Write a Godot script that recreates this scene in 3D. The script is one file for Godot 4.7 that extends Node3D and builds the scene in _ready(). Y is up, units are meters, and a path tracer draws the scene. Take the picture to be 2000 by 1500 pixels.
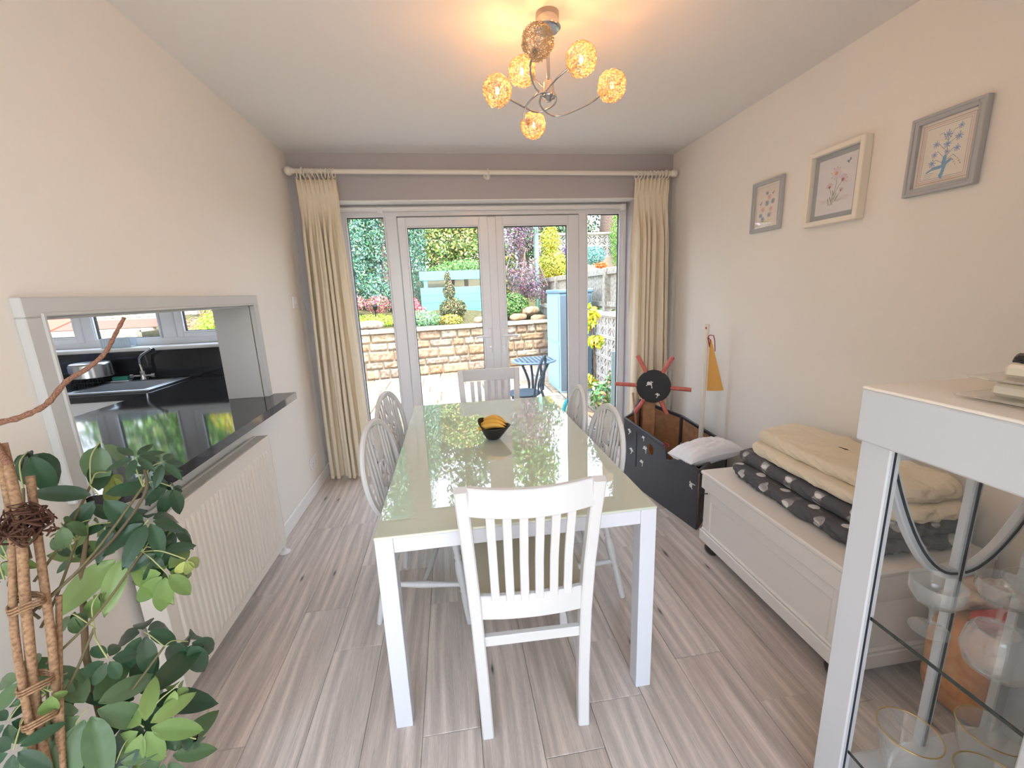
extends Node3D
# A dining room with a serving hatch to the kitchen and glazed doors to a terraced garden.
# x to the right, y up, z towards the camera; the inner face of the far wall is z = 0.

const RW := 3.03      # room width
const RH := 2.507     # ceiling height
const SKY_ENERGY := 2.6
const EXPOSURE := 3.1
const LAMP_ENERGY := 0.019

var M := {}
var rng := RandomNumberGenerator.new()
var taken := {}


class Geo:
	var v := PackedVector3Array()
	var n := PackedVector3Array()
	var uv := PackedVector2Array()
	var c := PackedColorArray()
	var ix := PackedInt32Array()
	var col := Color(1, 1, 1)
	var xf := Transform3D()

	func vert(p: Vector3, nn: Vector3, t := Vector2.ZERO) -> int:
		v.append(xf * p)
		n.append((xf.basis * nn).normalized())
		uv.append(t)
		c.append(col)
		return v.size() - 1

	func face(a: int, b: int, d: int) -> void:
		# front faces run clockwise: orient by the stored normals
		var g := (v[b] - v[a]).cross(v[d] - v[a])
		if g.dot(n[a] + n[b] + n[d]) > 0.0:
			ix.append(a); ix.append(d); ix.append(b)
		else:
			ix.append(a); ix.append(b); ix.append(d)

	func tri(a: Vector3, b: Vector3, d: Vector3, nn := Vector3.ZERO) -> void:
		var q := nn if nn != Vector3.ZERO else (b - a).cross(d - a).normalized()
		face(vert(a, q), vert(b, q, Vector2(1, 0)), vert(d, q, Vector2(1, 1)))

	func quad(a: Vector3, b: Vector3, d: Vector3, e: Vector3, nn := Vector3.ZERO, r := Rect2(0, 0, 1, 1)) -> void:
		var q := nn if nn != Vector3.ZERO else (b - a).cross(d - a).normalized()
		var i := vert(a, q, r.position)
		var j := vert(b, q, Vector2(r.end.x, r.position.y))
		var k := vert(d, q, r.end)
		var l := vert(e, q, Vector2(r.position.x, r.end.y))
		face(i, j, k)
		face(i, k, l)

	# box with centre p, full size s, chamfer b
	func box(p: Vector3, s: Vector3, b := 0.0, bs := Basis()) -> void:
		var h := s * 0.5
		b = minf(b, minf(h.x, minf(h.y, h.z)) * 0.95)
		var keep := xf
		xf = xf * Transform3D(bs, p)
		for ax in 3:
			for sg in [-1.0, 1.0]:
				var nn := Vector3.ZERO
				nn[ax] = sg
				var u := (ax + 1) % 3
				var w := (ax + 2) % 3
				var q := []
				for k in [[-1, -1], [1, -1], [1, 1], [-1, 1]]:
					var o := Vector3.ZERO
					o[ax] = sg * h[ax]
					o[u] = k[0] * (h[u] - b)
					o[w] = k[1] * (h[w] - b)
					q.append(o)
				quad(q[0], q[1], q[2], q[3], nn)
		if b > 0.0:
			for ax in 3:
				var u := (ax + 1) % 3
				var w := (ax + 2) % 3
				for su in [-1.0, 1.0]:
					for sw in [-1.0, 1.0]:
						var q := []
						for k in [[-1, 0], [1, 0], [1, 1], [-1, 1]]:
							var o := Vector3.ZERO
							o[ax] = k[0] * (h[ax] - b)
							o[u] = su * (h[u] - (b if k[1] else 0.0))
							o[w] = sw * (h[w] - (0.0 if k[1] else b))
							q.append(o)
						var nn := Vector3.ZERO
						nn[u] = su
						nn[w] = sw
						quad(q[0], q[1], q[2], q[3], nn.normalized())
			for sx in [-1.0, 1.0]:
				for sy in [-1.0, 1.0]:
					for sz in [-1.0, 1.0]:
						tri(Vector3(sx * h.x, sy * (h.y - b), sz * (h.z - b)), Vector3(sx * (h.x - b), sy * h.y, sz * (h.z - b)), Vector3(sx * (h.x - b), sy * (h.y - b), sz * h.z), Vector3(sx, sy, sz).normalized())
		xf = keep

	func span(a: Vector3, b: Vector3, ch := 0.0) -> void:
		box((a + b) * 0.5, (b - a).abs(), ch)

	# bar of rectangular section from a to b; w across, d along "up"
	func bar(a: Vector3, b: Vector3, w: float, d: float, up := Vector3.UP, ch := 0.0) -> void:
		var z := (b - a).normalized()
		var x := up.cross(z)
		if x.length() < 0.01:
			x = Vector3.RIGHT.cross(z)
		x = x.normalized()
		box((a + b) * 0.5, Vector3(w, d, a.distance_to(b)), ch, Basis(x, z.cross(x), z))

	func tube(path: Array, r, sides := 8, closed := false, caps := true) -> void:
		var m := path.size()
		var t0: Vector3 = (path[1] - path[0]).normalized()
		var side := t0.cross(Vector3.UP if absf(t0.y) < 0.9 else Vector3.RIGHT).normalized()
		var first := v.size()
		var len := 0.0
		for i in m:
			var a: Vector3 = path[(i - 1 + m) % m] if closed else path[maxi(i - 1, 0)]
			var b: Vector3 = path[(i + 1) % m] if closed else path[mini(i + 1, m - 1)]
			var t := (b - a).normalized()
			side = (side - t * side.dot(t)).normalized()
			var other := t.cross(side)
			var rr: float = r[i] if r is Array else r
			if i:
				len += path[i].distance_to(path[i - 1])
			for k in sides + 1:
				var an := TAU * k / sides
				var d := side * cos(an) + other * sin(an)
				vert(path[i] + d * rr, d, Vector2(float(k) / sides, len))
		var row := sides + 1
		for i in (m if closed else m - 1):
			var j := (i + 1) % m
			for k in sides:
				var a := first + i * row + k
				var b := first + j * row + k
				face(a, b, b + 1)
				face(a, b + 1, a + 1)
		if caps and not closed:
			for e in [0, m - 1]:
				var p: Vector3 = path[e]
				var nn: Vector3 = (path[0] - path[1]) if e == 0 else (path[m - 1] - path[m - 2])
				nn = nn.normalized()
				var ctr := vert(p, nn)
				var ring := []
				for k in sides:
					var q := v[first + e * row + k]
					v.append(q); n.append((xf.basis * nn).normalized()); uv.append(Vector2.ZERO); c.append(col)
					ring.append(v.size() - 1)
				for k in sides:
					face(ctr, ring[k], ring[(k + 1) % sides])

	# profile of (radius, height); smooth along the profile except where a point repeats
	func lathe(prof: Array, segs := 24, at := Transform3D()) -> void:
		var keep := xf
		xf = xf * at
		var m := prof.size()
		var first := v.size()
		for i in m:
			var p: Vector2 = prof[i]
			var a: Vector2 = prof[maxi(i - 1, 0)]
			var b: Vector2 = prof[mini(i + 1, m - 1)]
			if a == p and i > 0:
				a = p
			if b == p and i < m - 1:
				b = p
			var t := b - a
			if t.length() < 1e-7:
				t = Vector2(0, 1)
			t = t.normalized()
			for k in segs + 1:
				var an := TAU * k / segs
				vert(Vector3(p.x * cos(an), p.y, p.x * sin(an)), Vector3(t.y * cos(an), -t.x, t.y * sin(an)), Vector2(float(k) / segs, float(i) / m))
		for i in m - 1:
			if prof[i] == prof[i + 1]:
				continue
			for k in segs:
				var a := first + i * (segs + 1) + k
				var b := a + segs + 1
				face(a, b, b + 1)
				face(a, b + 1, a + 1)
		xf = keep

	# polygon in the xy plane, from z = -d/2 to d/2
	func prism(poly: PackedVector2Array, d: float, at := Transform3D()) -> void:
		var keep := xf
		xf = xf * at
		var t := Geometry2D.triangulate_polygon(poly)
		for s in [-0.5, 0.5]:
			for i in range(0, t.size(), 3):
				var a := poly[t[i]]
				var b := poly[t[i + 1]]
				var e := poly[t[i + 2]]
				tri(Vector3(a.x, a.y, s * d), Vector3(b.x, b.y, s * d), Vector3(e.x, e.y, s * d), Vector3(0, 0, signf(s)))
		var turn := 1.0 if Geometry2D.is_polygon_clockwise(poly) else -1.0
		for i in poly.size():
			var a := poly[i]
			var b := poly[(i + 1) % poly.size()]
			var e := b - a
			quad(Vector3(a.x, a.y, -d * 0.5), Vector3(b.x, b.y, -d * 0.5), Vector3(b.x, b.y, d * 0.5), Vector3(a.x, a.y, d * 0.5), Vector3(-e.y, e.x, 0).normalized() * turn)
		xf = keep

	# smooth surface: f(u, w) -> Vector3 for u, w in 0..1; uvs are u * us, w * ws
	func grid(nu: int, nw: int, f: Callable, us := 1.0, ws := 1.0, flip := false) -> void:
		var first := v.size()
		var p := []
		for j in nw + 1:
			for i in nu + 1:
				p.append(f.call(float(i) / nu, float(j) / nw))
		for j in nw + 1:
			for i in nu + 1:
				var a: Vector3 = p[j * (nu + 1) + mini(i + 1, nu)] - p[j * (nu + 1) + maxi(i - 1, 0)]
				var b: Vector3 = p[mini(j + 1, nw) * (nu + 1) + i] - p[maxi(j - 1, 0) * (nu + 1) + i]
				var nn := a.cross(b)
				if nn.length() < 1e-12:
					nn = Vector3.UP
				nn = nn.normalized() * (-1.0 if flip else 1.0)
				vert(p[j * (nu + 1) + i], nn, Vector2(float(i) / nu * us, float(j) / nw * ws))
		for j in nw:
			for i in nu:
				var a := first + j * (nu + 1) + i
				var b := a + nu + 1
				face(a, a + 1, b + 1)
				face(a, b + 1, b)

	func ball(p: Vector3, r: Vector3, nu := 16, nw := 10) -> void:
		var first := v.size()
		for j in nw + 1:
			var th := PI * j / nw
			for i in nu + 1:
				var ph := TAU * i / nu
				var d := Vector3(sin(th) * cos(ph), cos(th), sin(th) * sin(ph))
				vert(p + d * r, d / r, Vector2(float(i) / nu, float(j) / nw))
		for j in nw:
			for i in nu:
				var a := first + j * (nu + 1) + i
				var b := a + nu + 1
				if j > 0:
					face(a, a + 1, b + 1)
				if j < nw - 1:
					face(a, b + 1, b)

	# rectangular section swept along a path; w across "right", d across the other way
	func sweep(path: Array, right: Vector3, w, d, ch := 0.0) -> void:
		var m := path.size()
		var rings := []
		var dirs := []
		for i in m:
			var t: Vector3 = (path[mini(i + 1, m - 1)] - path[maxi(i - 1, 0)]).normalized()
			var x := (right - t * right.dot(t)).normalized()
			var y := t.cross(x)
			var hw: float = (w[i] if w is Array else w) * 0.5
			var hd: float = (d[i] if d is Array else d) * 0.5
			var p: Vector3 = path[i]
			var ring := []
			for k in [[-1, -1, 0], [1, -1, 0], [1, -1, 1], [1, 1, 1], [1, 1, 0], [-1, 1, 0], [-1, 1, 1], [-1, -1, 1]]:
				# eight points: each edge chamfered
				var cx: float = ch if k[2] == 0 else 0.0
				var cy: float = 0.0 if k[2] == 0 else ch
				ring.append(p + x * k[0] * (hw - cx) + y * k[1] * (hd - cy))
			rings.append(ring)
			dirs.append([x, y, t])
		var nk := [[0, -1], [1, -1], [1, 0], [1, 1], [0, 1], [-1, 1], [-1, 0], [-1, -1]]
		for i in m - 1:
			for k in 8:
				if ch <= 0.0 and k % 2 == 1:
					continue
				var k2 := (k + 1) % 8
				var na: Vector3 = (dirs[i][0] * nk[k][0] + dirs[i][1] * nk[k][1]).normalized()
				var nb: Vector3 = (dirs[i + 1][0] * nk[k][0] + dirs[i + 1][1] * nk[k][1]).normalized()
				var a := vert(rings[i][k], na)
				var b := vert(rings[i][k2], na)
				var e := vert(rings[i + 1][k2], nb)
				var f := vert(rings[i + 1][k], nb)
				face(a, b, e)
				face(a, e, f)
		for e in [0, m - 1]:
			var nn: Vector3 = dirs[e][2] * (-1.0 if e == 0 else 1.0)
			var ids := []
			for k in 8:
				ids.append(vert(rings[e][k], nn))
			for k in range(1, 7):
				face(ids[0], ids[k], ids[k + 1])

	func mesh() -> ArrayMesh:
		var arr := []
		arr.resize(Mesh.ARRAY_MAX)
		arr[Mesh.ARRAY_VERTEX] = v
		arr[Mesh.ARRAY_NORMAL] = n
		arr[Mesh.ARRAY_TEX_UV] = uv
		arr[Mesh.ARRAY_COLOR] = c
		arr[Mesh.ARRAY_INDEX] = ix
		var am := ArrayMesh.new()
		am.add_surface_from_arrays(Mesh.PRIMITIVE_TRIANGLES, arr)
		return am


func numbered(called: String) -> String:
	var k: int = taken.get(called, 0)
	taken[called] = k + 1
	return called if k == 0 else "%s_%03d" % [called, k]

func thing(called: String, label: String, category: String, at := Vector3.ZERO, turn := 0.0, group := "") -> Node3D:
	var o := Node3D.new()
	o.name = numbered(called)
	add_child(o)
	o.position = at
	o.rotation.y = turn
	o.set_meta("label", label)
	o.set_meta("category", category)
	if group:
		o.set_meta("group", group)
	return o

func frame_of(called: String) -> Node3D:      # a piece of the setting that has parts
	var o := Node3D.new()
	o.name = called
	add_child(o)
	o.set_meta("kind", "structure")
	return o

func part(called: String, g, m: Material, parent: Node, at := Transform3D()) -> MeshInstance3D:
	var o := MeshInstance3D.new()
	o.name = called
	o.mesh = g if g is Mesh else g.mesh()
	o.material_override = m
	parent.add_child(o, true)
	o.transform = at
	return o

func struct(called: String, g: Geo, m: Material) -> MeshInstance3D:
	var o := part(called, g, m, self)
	o.set_meta("kind", "structure")
	return o

func solo(called: String, g, m: Material, label: String, category: String, at := Transform3D(), group := "") -> MeshInstance3D:
	var o := part(numbered(called), g, m, self, at)
	o.set_meta("label", label)
	o.set_meta("category", category)
	if group:
		o.set_meta("group", group)
	return o

func dup(root: Node3D, called: String, at: Vector3, turn: float, label: String) -> Node3D:
	var r: Node3D = root.duplicate()
	r.name = numbered(called)
	add_child(r)
	r.position = at
	r.rotation.y = turn
	r.set_meta("label", label)
	return r

func T(p: Vector3, e := Vector3.ZERO, s := Vector3.ONE) -> Transform3D:
	return Transform3D(Basis.from_euler(e * (PI / 180.0)).scaled_local(s), p)

func mat(color: Color, rough := 0.6, metal := 0.0) -> StandardMaterial3D:
	var m := StandardMaterial3D.new()
	m.albedo_color = color
	m.roughness = rough
	m.metallic = metal
	return m

func rgb(r: int, g: int, b: int) -> Color:
	return Color(r / 255.0, g / 255.0, b / 255.0)

func noise(freq: float, sd: int, oct := 4) -> FastNoiseLite:
	var f := FastNoiseLite.new()
	f.noise_type = FastNoiseLite.TYPE_SIMPLEX_SMOOTH
	f.frequency = freq
	f.seed = sd
	f.fractal_octaves = oct
	return f

func noise_tex(freq: float, sd: int, ramp: Array, size := 512, oct := 4) -> NoiseTexture2D:
	var t := NoiseTexture2D.new()
	t.width = size
	t.height = size
	t.seamless = true
	t.noise = noise(freq, sd, oct)
	var g := Gradient.new()
	g.offsets = PackedFloat32Array(ramp.map(func(e): return e[0]))
	g.colors = PackedColorArray(ramp.map(func(e): return e[1]))
	t.color_ramp = g
	return t

func bump_tex(freq: float, sd: int, strength: float, size := 512, oct := 4) -> NoiseTexture2D:
	var t := NoiseTexture2D.new()
	t.width = size
	t.height = size
	t.seamless = true
	t.as_normal_map = true
	t.bump_strength = strength
	t.noise = noise(freq, sd, oct)
	return t

func patterned(m: StandardMaterial3D, tex: Texture2D, scale: float, bump: Texture2D = null, depth := 1.0) -> StandardMaterial3D:
	m.albedo_texture = tex
	m.uv1_triplanar = true
	m.uv1_world_triplanar = true
	m.uv1_scale = Vector3.ONE * scale
	if bump:
		m.normal_enabled = true
		m.normal_texture = bump
		m.normal_scale = depth
	return m

func leafy(color := Color(1, 1, 1), rough := 0.6) -> StandardMaterial3D:
	var m := mat(color, rough)
	m.vertex_color_use_as_albedo = true
	m.cull_mode = BaseMaterial3D.CULL_DISABLED
	return m

func glass_pane(tint: Color, alpha := 0.06) -> StandardMaterial3D:
	var m := mat(Color(tint, alpha), 0.02)
	m.transparency = BaseMaterial3D.TRANSPARENCY_ALPHA
	m.metallic_specular = 0.5
	return m


func _ready() -> void:
	rng.seed = 7
	# ---- camera
	var cam := Camera3D.new()
	cam.name = "camera"
	add_child(cam)
	cam.fov = 84.94
	cam.near = 0.05
	cam.far = 200.0
	cam.position = Vector3(1.1234, 1.4515, 3.5487)
	cam.rotation = Vector3(-0.2158, -0.1363, -0.0395)
	cam.current = true
	# ---- sky
	var env := Environment.new()
	env.tonemap_mode = Environment.TONE_MAPPER_LINEAR
	env.tonemap_exposure = EXPOSURE
	env.background_mode = Environment.BG_SKY
	var sm := ProceduralSkyMaterial.new()
	sm.sky_top_color = rgb(196, 214, 240)
	sm.sky_horizon_color = rgb(236, 240, 246)
	sm.sky_curve = 0.25
	sm.ground_bottom_color = rgb(120, 118, 105)
	sm.ground_horizon_color = rgb(190, 190, 180)
	sm.energy_multiplier = SKY_ENERGY
	var sky := Sky.new()
	sky.sky_material = sm
	env.sky = sky
	env.ambient_light_source = Environment.AMBIENT_SOURCE_DISABLED
	env.sdfgi_enabled = true
	env.ssao_enabled = true
	env.ssil_enabled = true
	var we := WorldEnvironment.new()
	we.name = "surroundings"
	we.environment = env
	add_child(we)
	# ---- sun: high, veiled, from behind the house
	var sun := DirectionalLight3D.new()
	sun.name = "sun"
	sun.light_color = rgb(255, 244, 226)
	sun.light_energy = 0.8
	sun.light_angular_distance = 6.0
	sun.shadow_enabled = true
	sun.rotation_degrees = Vector3(-58, 28, 0)
	add_child(sun)

	materials()
	shell()
	doors()
	curtains()
	furniture()
	kitchen()
	left_side()
	right_side()
	chandelier()
	plant()
	garden()


func materials() -> void:
	var wall_bump := bump_tex(0.02, 3, 1.2)
	M.wall = mat(rgb(245, 240, 231), 0.75)
	M.wall.normal_enabled = true
	M.wall.normal_texture = wall_bump
	M.wall.normal_scale = 0.12
	M.wall.uv1_triplanar = true
	M.wall.uv1_world_triplanar = true
	M.wall.uv1_scale = Vector3.ONE * 2.0
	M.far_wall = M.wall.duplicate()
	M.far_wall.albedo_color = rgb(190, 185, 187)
	M.ceiling = M.wall.duplicate()
	M.ceiling.albedo_color = rgb(238, 236, 233)
	M.white_trim = mat(rgb(244, 242, 238), 0.45)
	M.hatch_trim = mat(rgb(204, 205, 202), 0.45)
	M.upvc = mat(rgb(238, 239, 242), 0.25)
	M.gasket = mat(rgb(40, 46, 44), 0.6)
	M.pane = glass_pane(rgb(225, 245, 235), 0.02)
	M.pane.metallic_specular = 0.25
	M.chrome = mat(rgb(200, 200, 204), 0.12, 1.0)
	M.steel = mat(rgb(196, 200, 204), 0.25, 1.0)
	M.black_metal = mat(rgb(28, 28, 30), 0.4, 0.3)
	M.white_paint = mat(rgb(218, 221, 227), 0.3)
	M.cream_paint = mat(rgb(240, 233, 220), 0.45)
	M.white_plastic = mat(rgb(244, 242, 240), 0.35)
	M.subfloor = mat(rgb(96, 86, 78), 0.9)
	# black speckled granite worktop
	var granite := noise_tex(0.35, 11, [[0.0, rgb(18, 18, 21)], [0.48, rgb(30, 30, 34)], [0.62, rgb(56, 57, 62)], [0.8, rgb(100, 100, 106)], [1.0, rgb(130, 130, 136)]], 512, 2)
	M.granite = patterned(mat(Color(1, 1, 1), 0.06), granite, 3.0)


# oak plank picture, grain along v; knots are [u, v, size]
func oak(sd: int, w: int, h: int, knots: Array, tone: Color) -> ImageTexture:
	var warp := noise(0.9, sd, 2)
	var broad := noise(1.6, sd + 1, 3)
	var fine := noise(2.2, sd + 2, 3)
	var data := PackedByteArray()
	data.resize(w * h * 3)
	var light := Vector3(tone.r, tone.g, tone.b)
	for y in h:
		var vv := y * 2.76 / h                 # metres along the board
		for x in w:
			var u := x * 0.393 / w             # metres across
			var bend := 0.0
			var dark := 0.0
			for k in knots:
				var dx: float = u - k[0]
				var dy: float = (vv - k[1]) * 0.28
				var d: float = sqrt(dx * dx + dy * dy) / k[2]
				bend += signf(dx) * 0.010 * exp(-d * d * 0.25) * k[2] / 0.02
				dark += exp(-d * d * 5.0) * 0.75 + 0.3 * exp(-absf(dx + 0.012 * (vv - k[1])) / (k[2] * 0.2)) * exp(-absf(vv - k[1]) / (k[2] * 7.0))
			var g := u - bend + warp.get_noise_2d(u * 4.0, vv * 0.8) * 0.02
			var ring := broad.get_noise_2d(g * 15.0, vv * 0.6)
			var streak := fine.get_noise_2d(g * 150.0, vv * 2.2)
			var pore := fine.get_noise_2d(g * 420.0 + 50.0, vv * 9.0)
			var t := 1.0 + ring * 0.17 + streak * 0.075 + pore * 0.05 - maxf(0.0, absf(ring) * -9.0 + 0.35) * 0.12
			t *= 1.0 - minf(dark, 1.0) * 0.62
			var q := light * clampf(t, 0.15, 1.3)
			var o := (y * w + x) * 3
			data[o] = clampi(int(q.x * 255.0), 0, 255)
			data[o + 1] = clampi(int(q.y * (0.985 + 0.015 * t) * 255.0), 0, 255)
			data[o + 2] = clampi(int(q.z * (0.97 + 0.03 * t) * 255.0), 0, 255)
	return ImageTexture.create_from_image(Image.create_from_data(w, h, false, Image.FORMAT_RGB8, data))


func shell() -> void:
	# ---- floor: subfloor, then every board
	var fl := frame_of("floor")
	var g := Geo.new()
	g.span(Vector3(-2.8, -0.15, -0.28), Vector3(3.3, -0.008, 7.4))
	part("subfloor", g, M.subfloor, fl)
	var tones := [rgb(204, 190, 179), rgb(196, 181, 169), rgb(211, 199, 189)]
	var knots := [[[0.06, 0.5, 0.012], [0.14, 1.4, 0.016], [0.29, 0.9, 0.014]], [[0.1, 1.9, 0.018], [0.30, 0.35, 0.011], [0.25, 1.6, 0.013]], [[0.12, 1.0, 0.012], [0.3, 1.9, 0.017]]]
	var boards := []
	for k in 3:
		var m := mat(Color(1, 1, 1), 0.42)
		m.albedo_texture = oak(20 + k * 9, 256, 1024, knots[k], tones[k])
		boards.append(m)
	var pw := 0.1965
	var ends := {0: 0.93, 1: 1.70, 3: 1.47, 4: 2.384, 7: 2.368, 10: 1.454}
	var board_len := 1.38
	for i in range(-1, 15):
		var x0 := 0.1465 + pw * i
		var x1 := minf(x0 + pw, RW)
		x0 = maxf(x0, 0.0)
		if x1 - x0 < 0.01:
			continue
		var e: float = ends.get(i, fposmod(i * 0.83 + 0.3, board_len))
		var z := fposmod(e, board_len) - board_len
		while z < 4.4:
			var z0 := maxf(z, 0.0)
			var z1 := minf(z + board_len, 4.4)
			if z1 - z0 > 0.02:
				var b := Geo.new()
				b.span(Vector3(x0 + 0.0006, -0.008, z0 + 0.0006), Vector3(x1 - 0.0006, 0.0, z1 - 0.0006), 0.0014)
				# board uvs in metres, another stretch of the picture for every board
				var ou := 0.5 * (rng.randi() % 2)
				var ov := rng.randf()
				for q in b.v.size():
					b.uv[q] = Vector2(ou + (b.v[q].x - x0) / 0.393, ov + b.v[q].z / 2.76)
				part("plank", b, boards[rng.randi() % 3], fl)
			z += board_len
	var lf := Geo.new()
	lf.span(Vector3(-2.8, -0.008, 4.4), Vector3(3.3, 0.0, 7.2))
	part("living_room_boards", lf, mat(rgb(190, 176, 164), 0.5), fl)
	var kf := Geo.new()
	kf.span(Vector3(-2.8, -0.008, 0.0), Vector3(-0.18, 0.0, 3.2))
	part("kitchen_tiles", kf, mat(rgb(200, 196, 190), 0.4), fl)

	g = Geo.new()
	# the ceiling, open to a roof light over the living room
	g.span(Vector3(-2.9, RH, -0.35), Vector3(3.3, RH + 0.2, 4.7))
	g.span(Vector3(-2.9, RH, 6.9), Vector3(3.3, RH + 0.2, 7.4))
	g.span(Vector3(-2.9, RH, 4.7), Vector3(-1.6, RH + 0.2, 6.9))
	g.span(Vector3(2.7, RH, 4.7), Vector3(3.3, RH + 0.2, 6.9))
	struct("ceiling", g, M.ceiling)
	var rl := frame_of("window_4")
	g = Geo.new()
	for k in 5:
		g.span(Vector3(-1.62 + k * 1.08 - 0.03, RH + 0.12, 4.68), Vector3(-1.62 + k * 1.08 + 0.03, RH + 0.2, 6.92), 0.004)
	part("glazing_bars", g, M.upvc, rl)

	# far wall with the door opening
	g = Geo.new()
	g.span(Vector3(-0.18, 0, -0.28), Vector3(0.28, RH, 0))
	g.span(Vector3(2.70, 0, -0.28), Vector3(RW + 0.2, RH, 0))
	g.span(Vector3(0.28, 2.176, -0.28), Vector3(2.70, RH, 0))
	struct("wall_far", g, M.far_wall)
	# white plastered soffit of the opening
	g = Geo.new()
	g.span(Vector3(0.28, 2.168, -0.157), Vector3(2.70, 2.1765, 0.004))
	struct("trim_1", g, M.white_trim)
	# the kitchen's far wall with its window opening
	g = Geo.new()
	g.span(Vector3(-2.8, 0, -0.28), Vector3(-2.25, RH, 0))
	g.span(Vector3(-0.5, 0, -0.28), Vector3(-0.18, RH, 0))
	g.span(Vector3(-2.25, 0, -0.28), Vector3(-0.5, 1.15, 0))
	g.span(Vector3(-2.25, 2.15, -0.28), Vector3(-0.5, RH, 0))
	struct("wall_kitchen_far", g, M.white_trim)
	g = Geo.new()
	g.span(Vector3(-2.95, 0, -0.28), Vector3(-2.8, RH, 7.4))
	struct("wall_kitchen_left", g, M.wall)
	# left wall with the serving hatch
	g = Geo.new()
	g.span(Vector3(-0.18, 0, 0), Vector3(0, RH, 0.957))
	g.span(Vector3(-0.18, 0, 2.215), Vector3(0, RH, 3.2))
	g.span(Vector3(-0.18, 0, 0.957), Vector3(0, 0.862, 2.215))
	g.span(Vector3(-0.18, 1.433, 0.957), Vector3(0, RH, 2.215))
	struct("wall_left", g, M.wall)
	g = Geo.new()
	g.span(Vector3(RW, 0, 0), Vector3(RW + 0.2, RH, 7.4))
	struct("wall_right", g, M.wall)
	# back: the room opens to the living room behind the camera
	g = Geo.new()
	g.span(Vector3(-2.8, 0, 3.2), Vector3(-2.3, RH, 3.32))
	g.span(Vector3(-2.3, 2.2, 3.2), Vector3(-0.5, RH, 3.32))
	g.span(Vector3(-0.5, 0, 3.2), Vector3(0.0, RH, 3.32))
	g.span(Vector3(1.98, 0, 3.2), Vector3(RW, RH, 3.32))
	g.span(Vector3(0.0, 2.42, 3.2), Vector3(1.98, RH, 3.32))
	struct("wall_back", g, M.wall)
	g = Geo.new()
	g.span(Vector3(-2.8, 0, 7.2), Vector3(-0.7, RH, 7.4))
	g.span(Vector3(2.3, 0, 7.2), Vector3(3.3, RH, 7.4))
	g.span(Vector3(-0.7, 0, 7.2), Vector3(2.3, 0.5, 7.4))
	g.span(Vector3(-0.7, 2.1, 7.2), Vector3(2.3, RH, 7.4))
	struct("wall_living_room", g, M.wall)
	# skirting
	for s in [["baseboard_left", Vector3(0, 0, 0.0), Vector3(0.016, 0.095, 3.2)], ["baseboard_right", Vector3(RW - 0.016, 0, 0.0), Vector3(RW, 0.095, 3.2)], ["baseboard_far_left", Vector3(0.016, 0, 0.0), Vector3(0.28, 0.095, 0.016)], ["baseboard_far_right", Vector3(2.7, 0, 0.0), Vector3(RW - 0.016, 0.095, 0.016)]]:
		g = Geo.new()
		g.span(s[1], s[2], 0.005)
		struct(s[0], g, M.white_trim)
	# hatch casing: boards proud of the wall, and the lining
	g = Geo.new()
	g.span(Vector3(0, 0.905, 0.897), Vector3(0.026, 1.434, 0.956), 0.003)
	g.span(Vector3(0, 0.905, 2.216), Vector3(0.026, 1.434, 2.274), 0.003)
	g.span(Vector3(0, 1.434, 0.8965), Vector3(0.0265, 1.488, 2.2745), 0.003)
	g.span(Vector3(0.02, 0.905, 0.944), Vector3(0.031, 1.446, 0.9565), 0.003)
	g.span(Vector3(0.02, 0.905, 2.2155), Vector3(0.031, 1.446, 2.228), 0.003)
	g.span(Vector3(0.02, 1.4345, 0.9438), Vector3(0.0313, 1.4462, 2.2282), 0.003)
	struct("trim_2", g, M.hatch_trim)
	g = Geo.new()
	g.span(Vector3(-0.19, 0.905, 0.945), Vector3(0.0, 1.433, 0.965), 0.002)
	g.span(Vector3(-0.19, 0.905, 2.207), Vector3(0.0, 1.433, 2.227), 0.002)
	g.span(Vector3(-0.1905, 1.425, 0.9445), Vector3(0.0, 1.445, 2.2275), 0.002)
	struct("trim_3", g, M.hatch_trim)


func rect_frame(g: Geo, x0: float, x1: float, y0: float, y1: float, wl: float, wr: float, wb: float, wt: float, z0: float, z1: float, ch := 0.004) -> void:
	g.span(Vector3(x0, y0, z0), Vector3(x0 + wl, y1, z1), ch)
	g.span(Vector3(x1 - wr, y0, z0), Vector3(x1, y1, z1), ch)
	g.span(Vector3(x0 + wl - 0.002, y0, z0), Vector3(x1 - wr + 0.002, y0 + wb, z1 - 0.0004), ch)
	g.span(Vector3(x0 + wl - 0.002, y1 - wt, z0), Vector3(x1 - wr + 0.002, y1, z1 - 0.0004), ch)


# glazed light inside a frame: bead, gasket, pane
func glazing(parent: Node, x0: float, x1: float, y0: float, y1: float, zf: float) -> void:
	var g := Geo.new()
	rect_frame(g, x0 - 0.012, x1 + 0.012, y0 - 0.012, y1 + 0.012, 0.012, 0.012, 0.012, 0.012, zf - 0.03, zf + 0.003, 0.003)
	part("glazing_bead", g, M.upvc, parent)
	g = Geo.new()
	rect_frame(g, x0, x1, y0, y1, 0.004, 0.004, 0.004, 0.006, zf - 0.034, zf - 0.012, 0.0)
	part("gasket", g, M.gasket, parent)
	g = Geo.new()
	g.quad(Vector3(x0, y0, zf - 0.027), Vector3(x1, y0, zf - 0.027), Vector3(x1, y1, zf - 0.027), Vector3(x0, y1, zf - 0.027), Vector3(0, 0, 1))
	part("pane", g, M.pane, parent)


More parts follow.
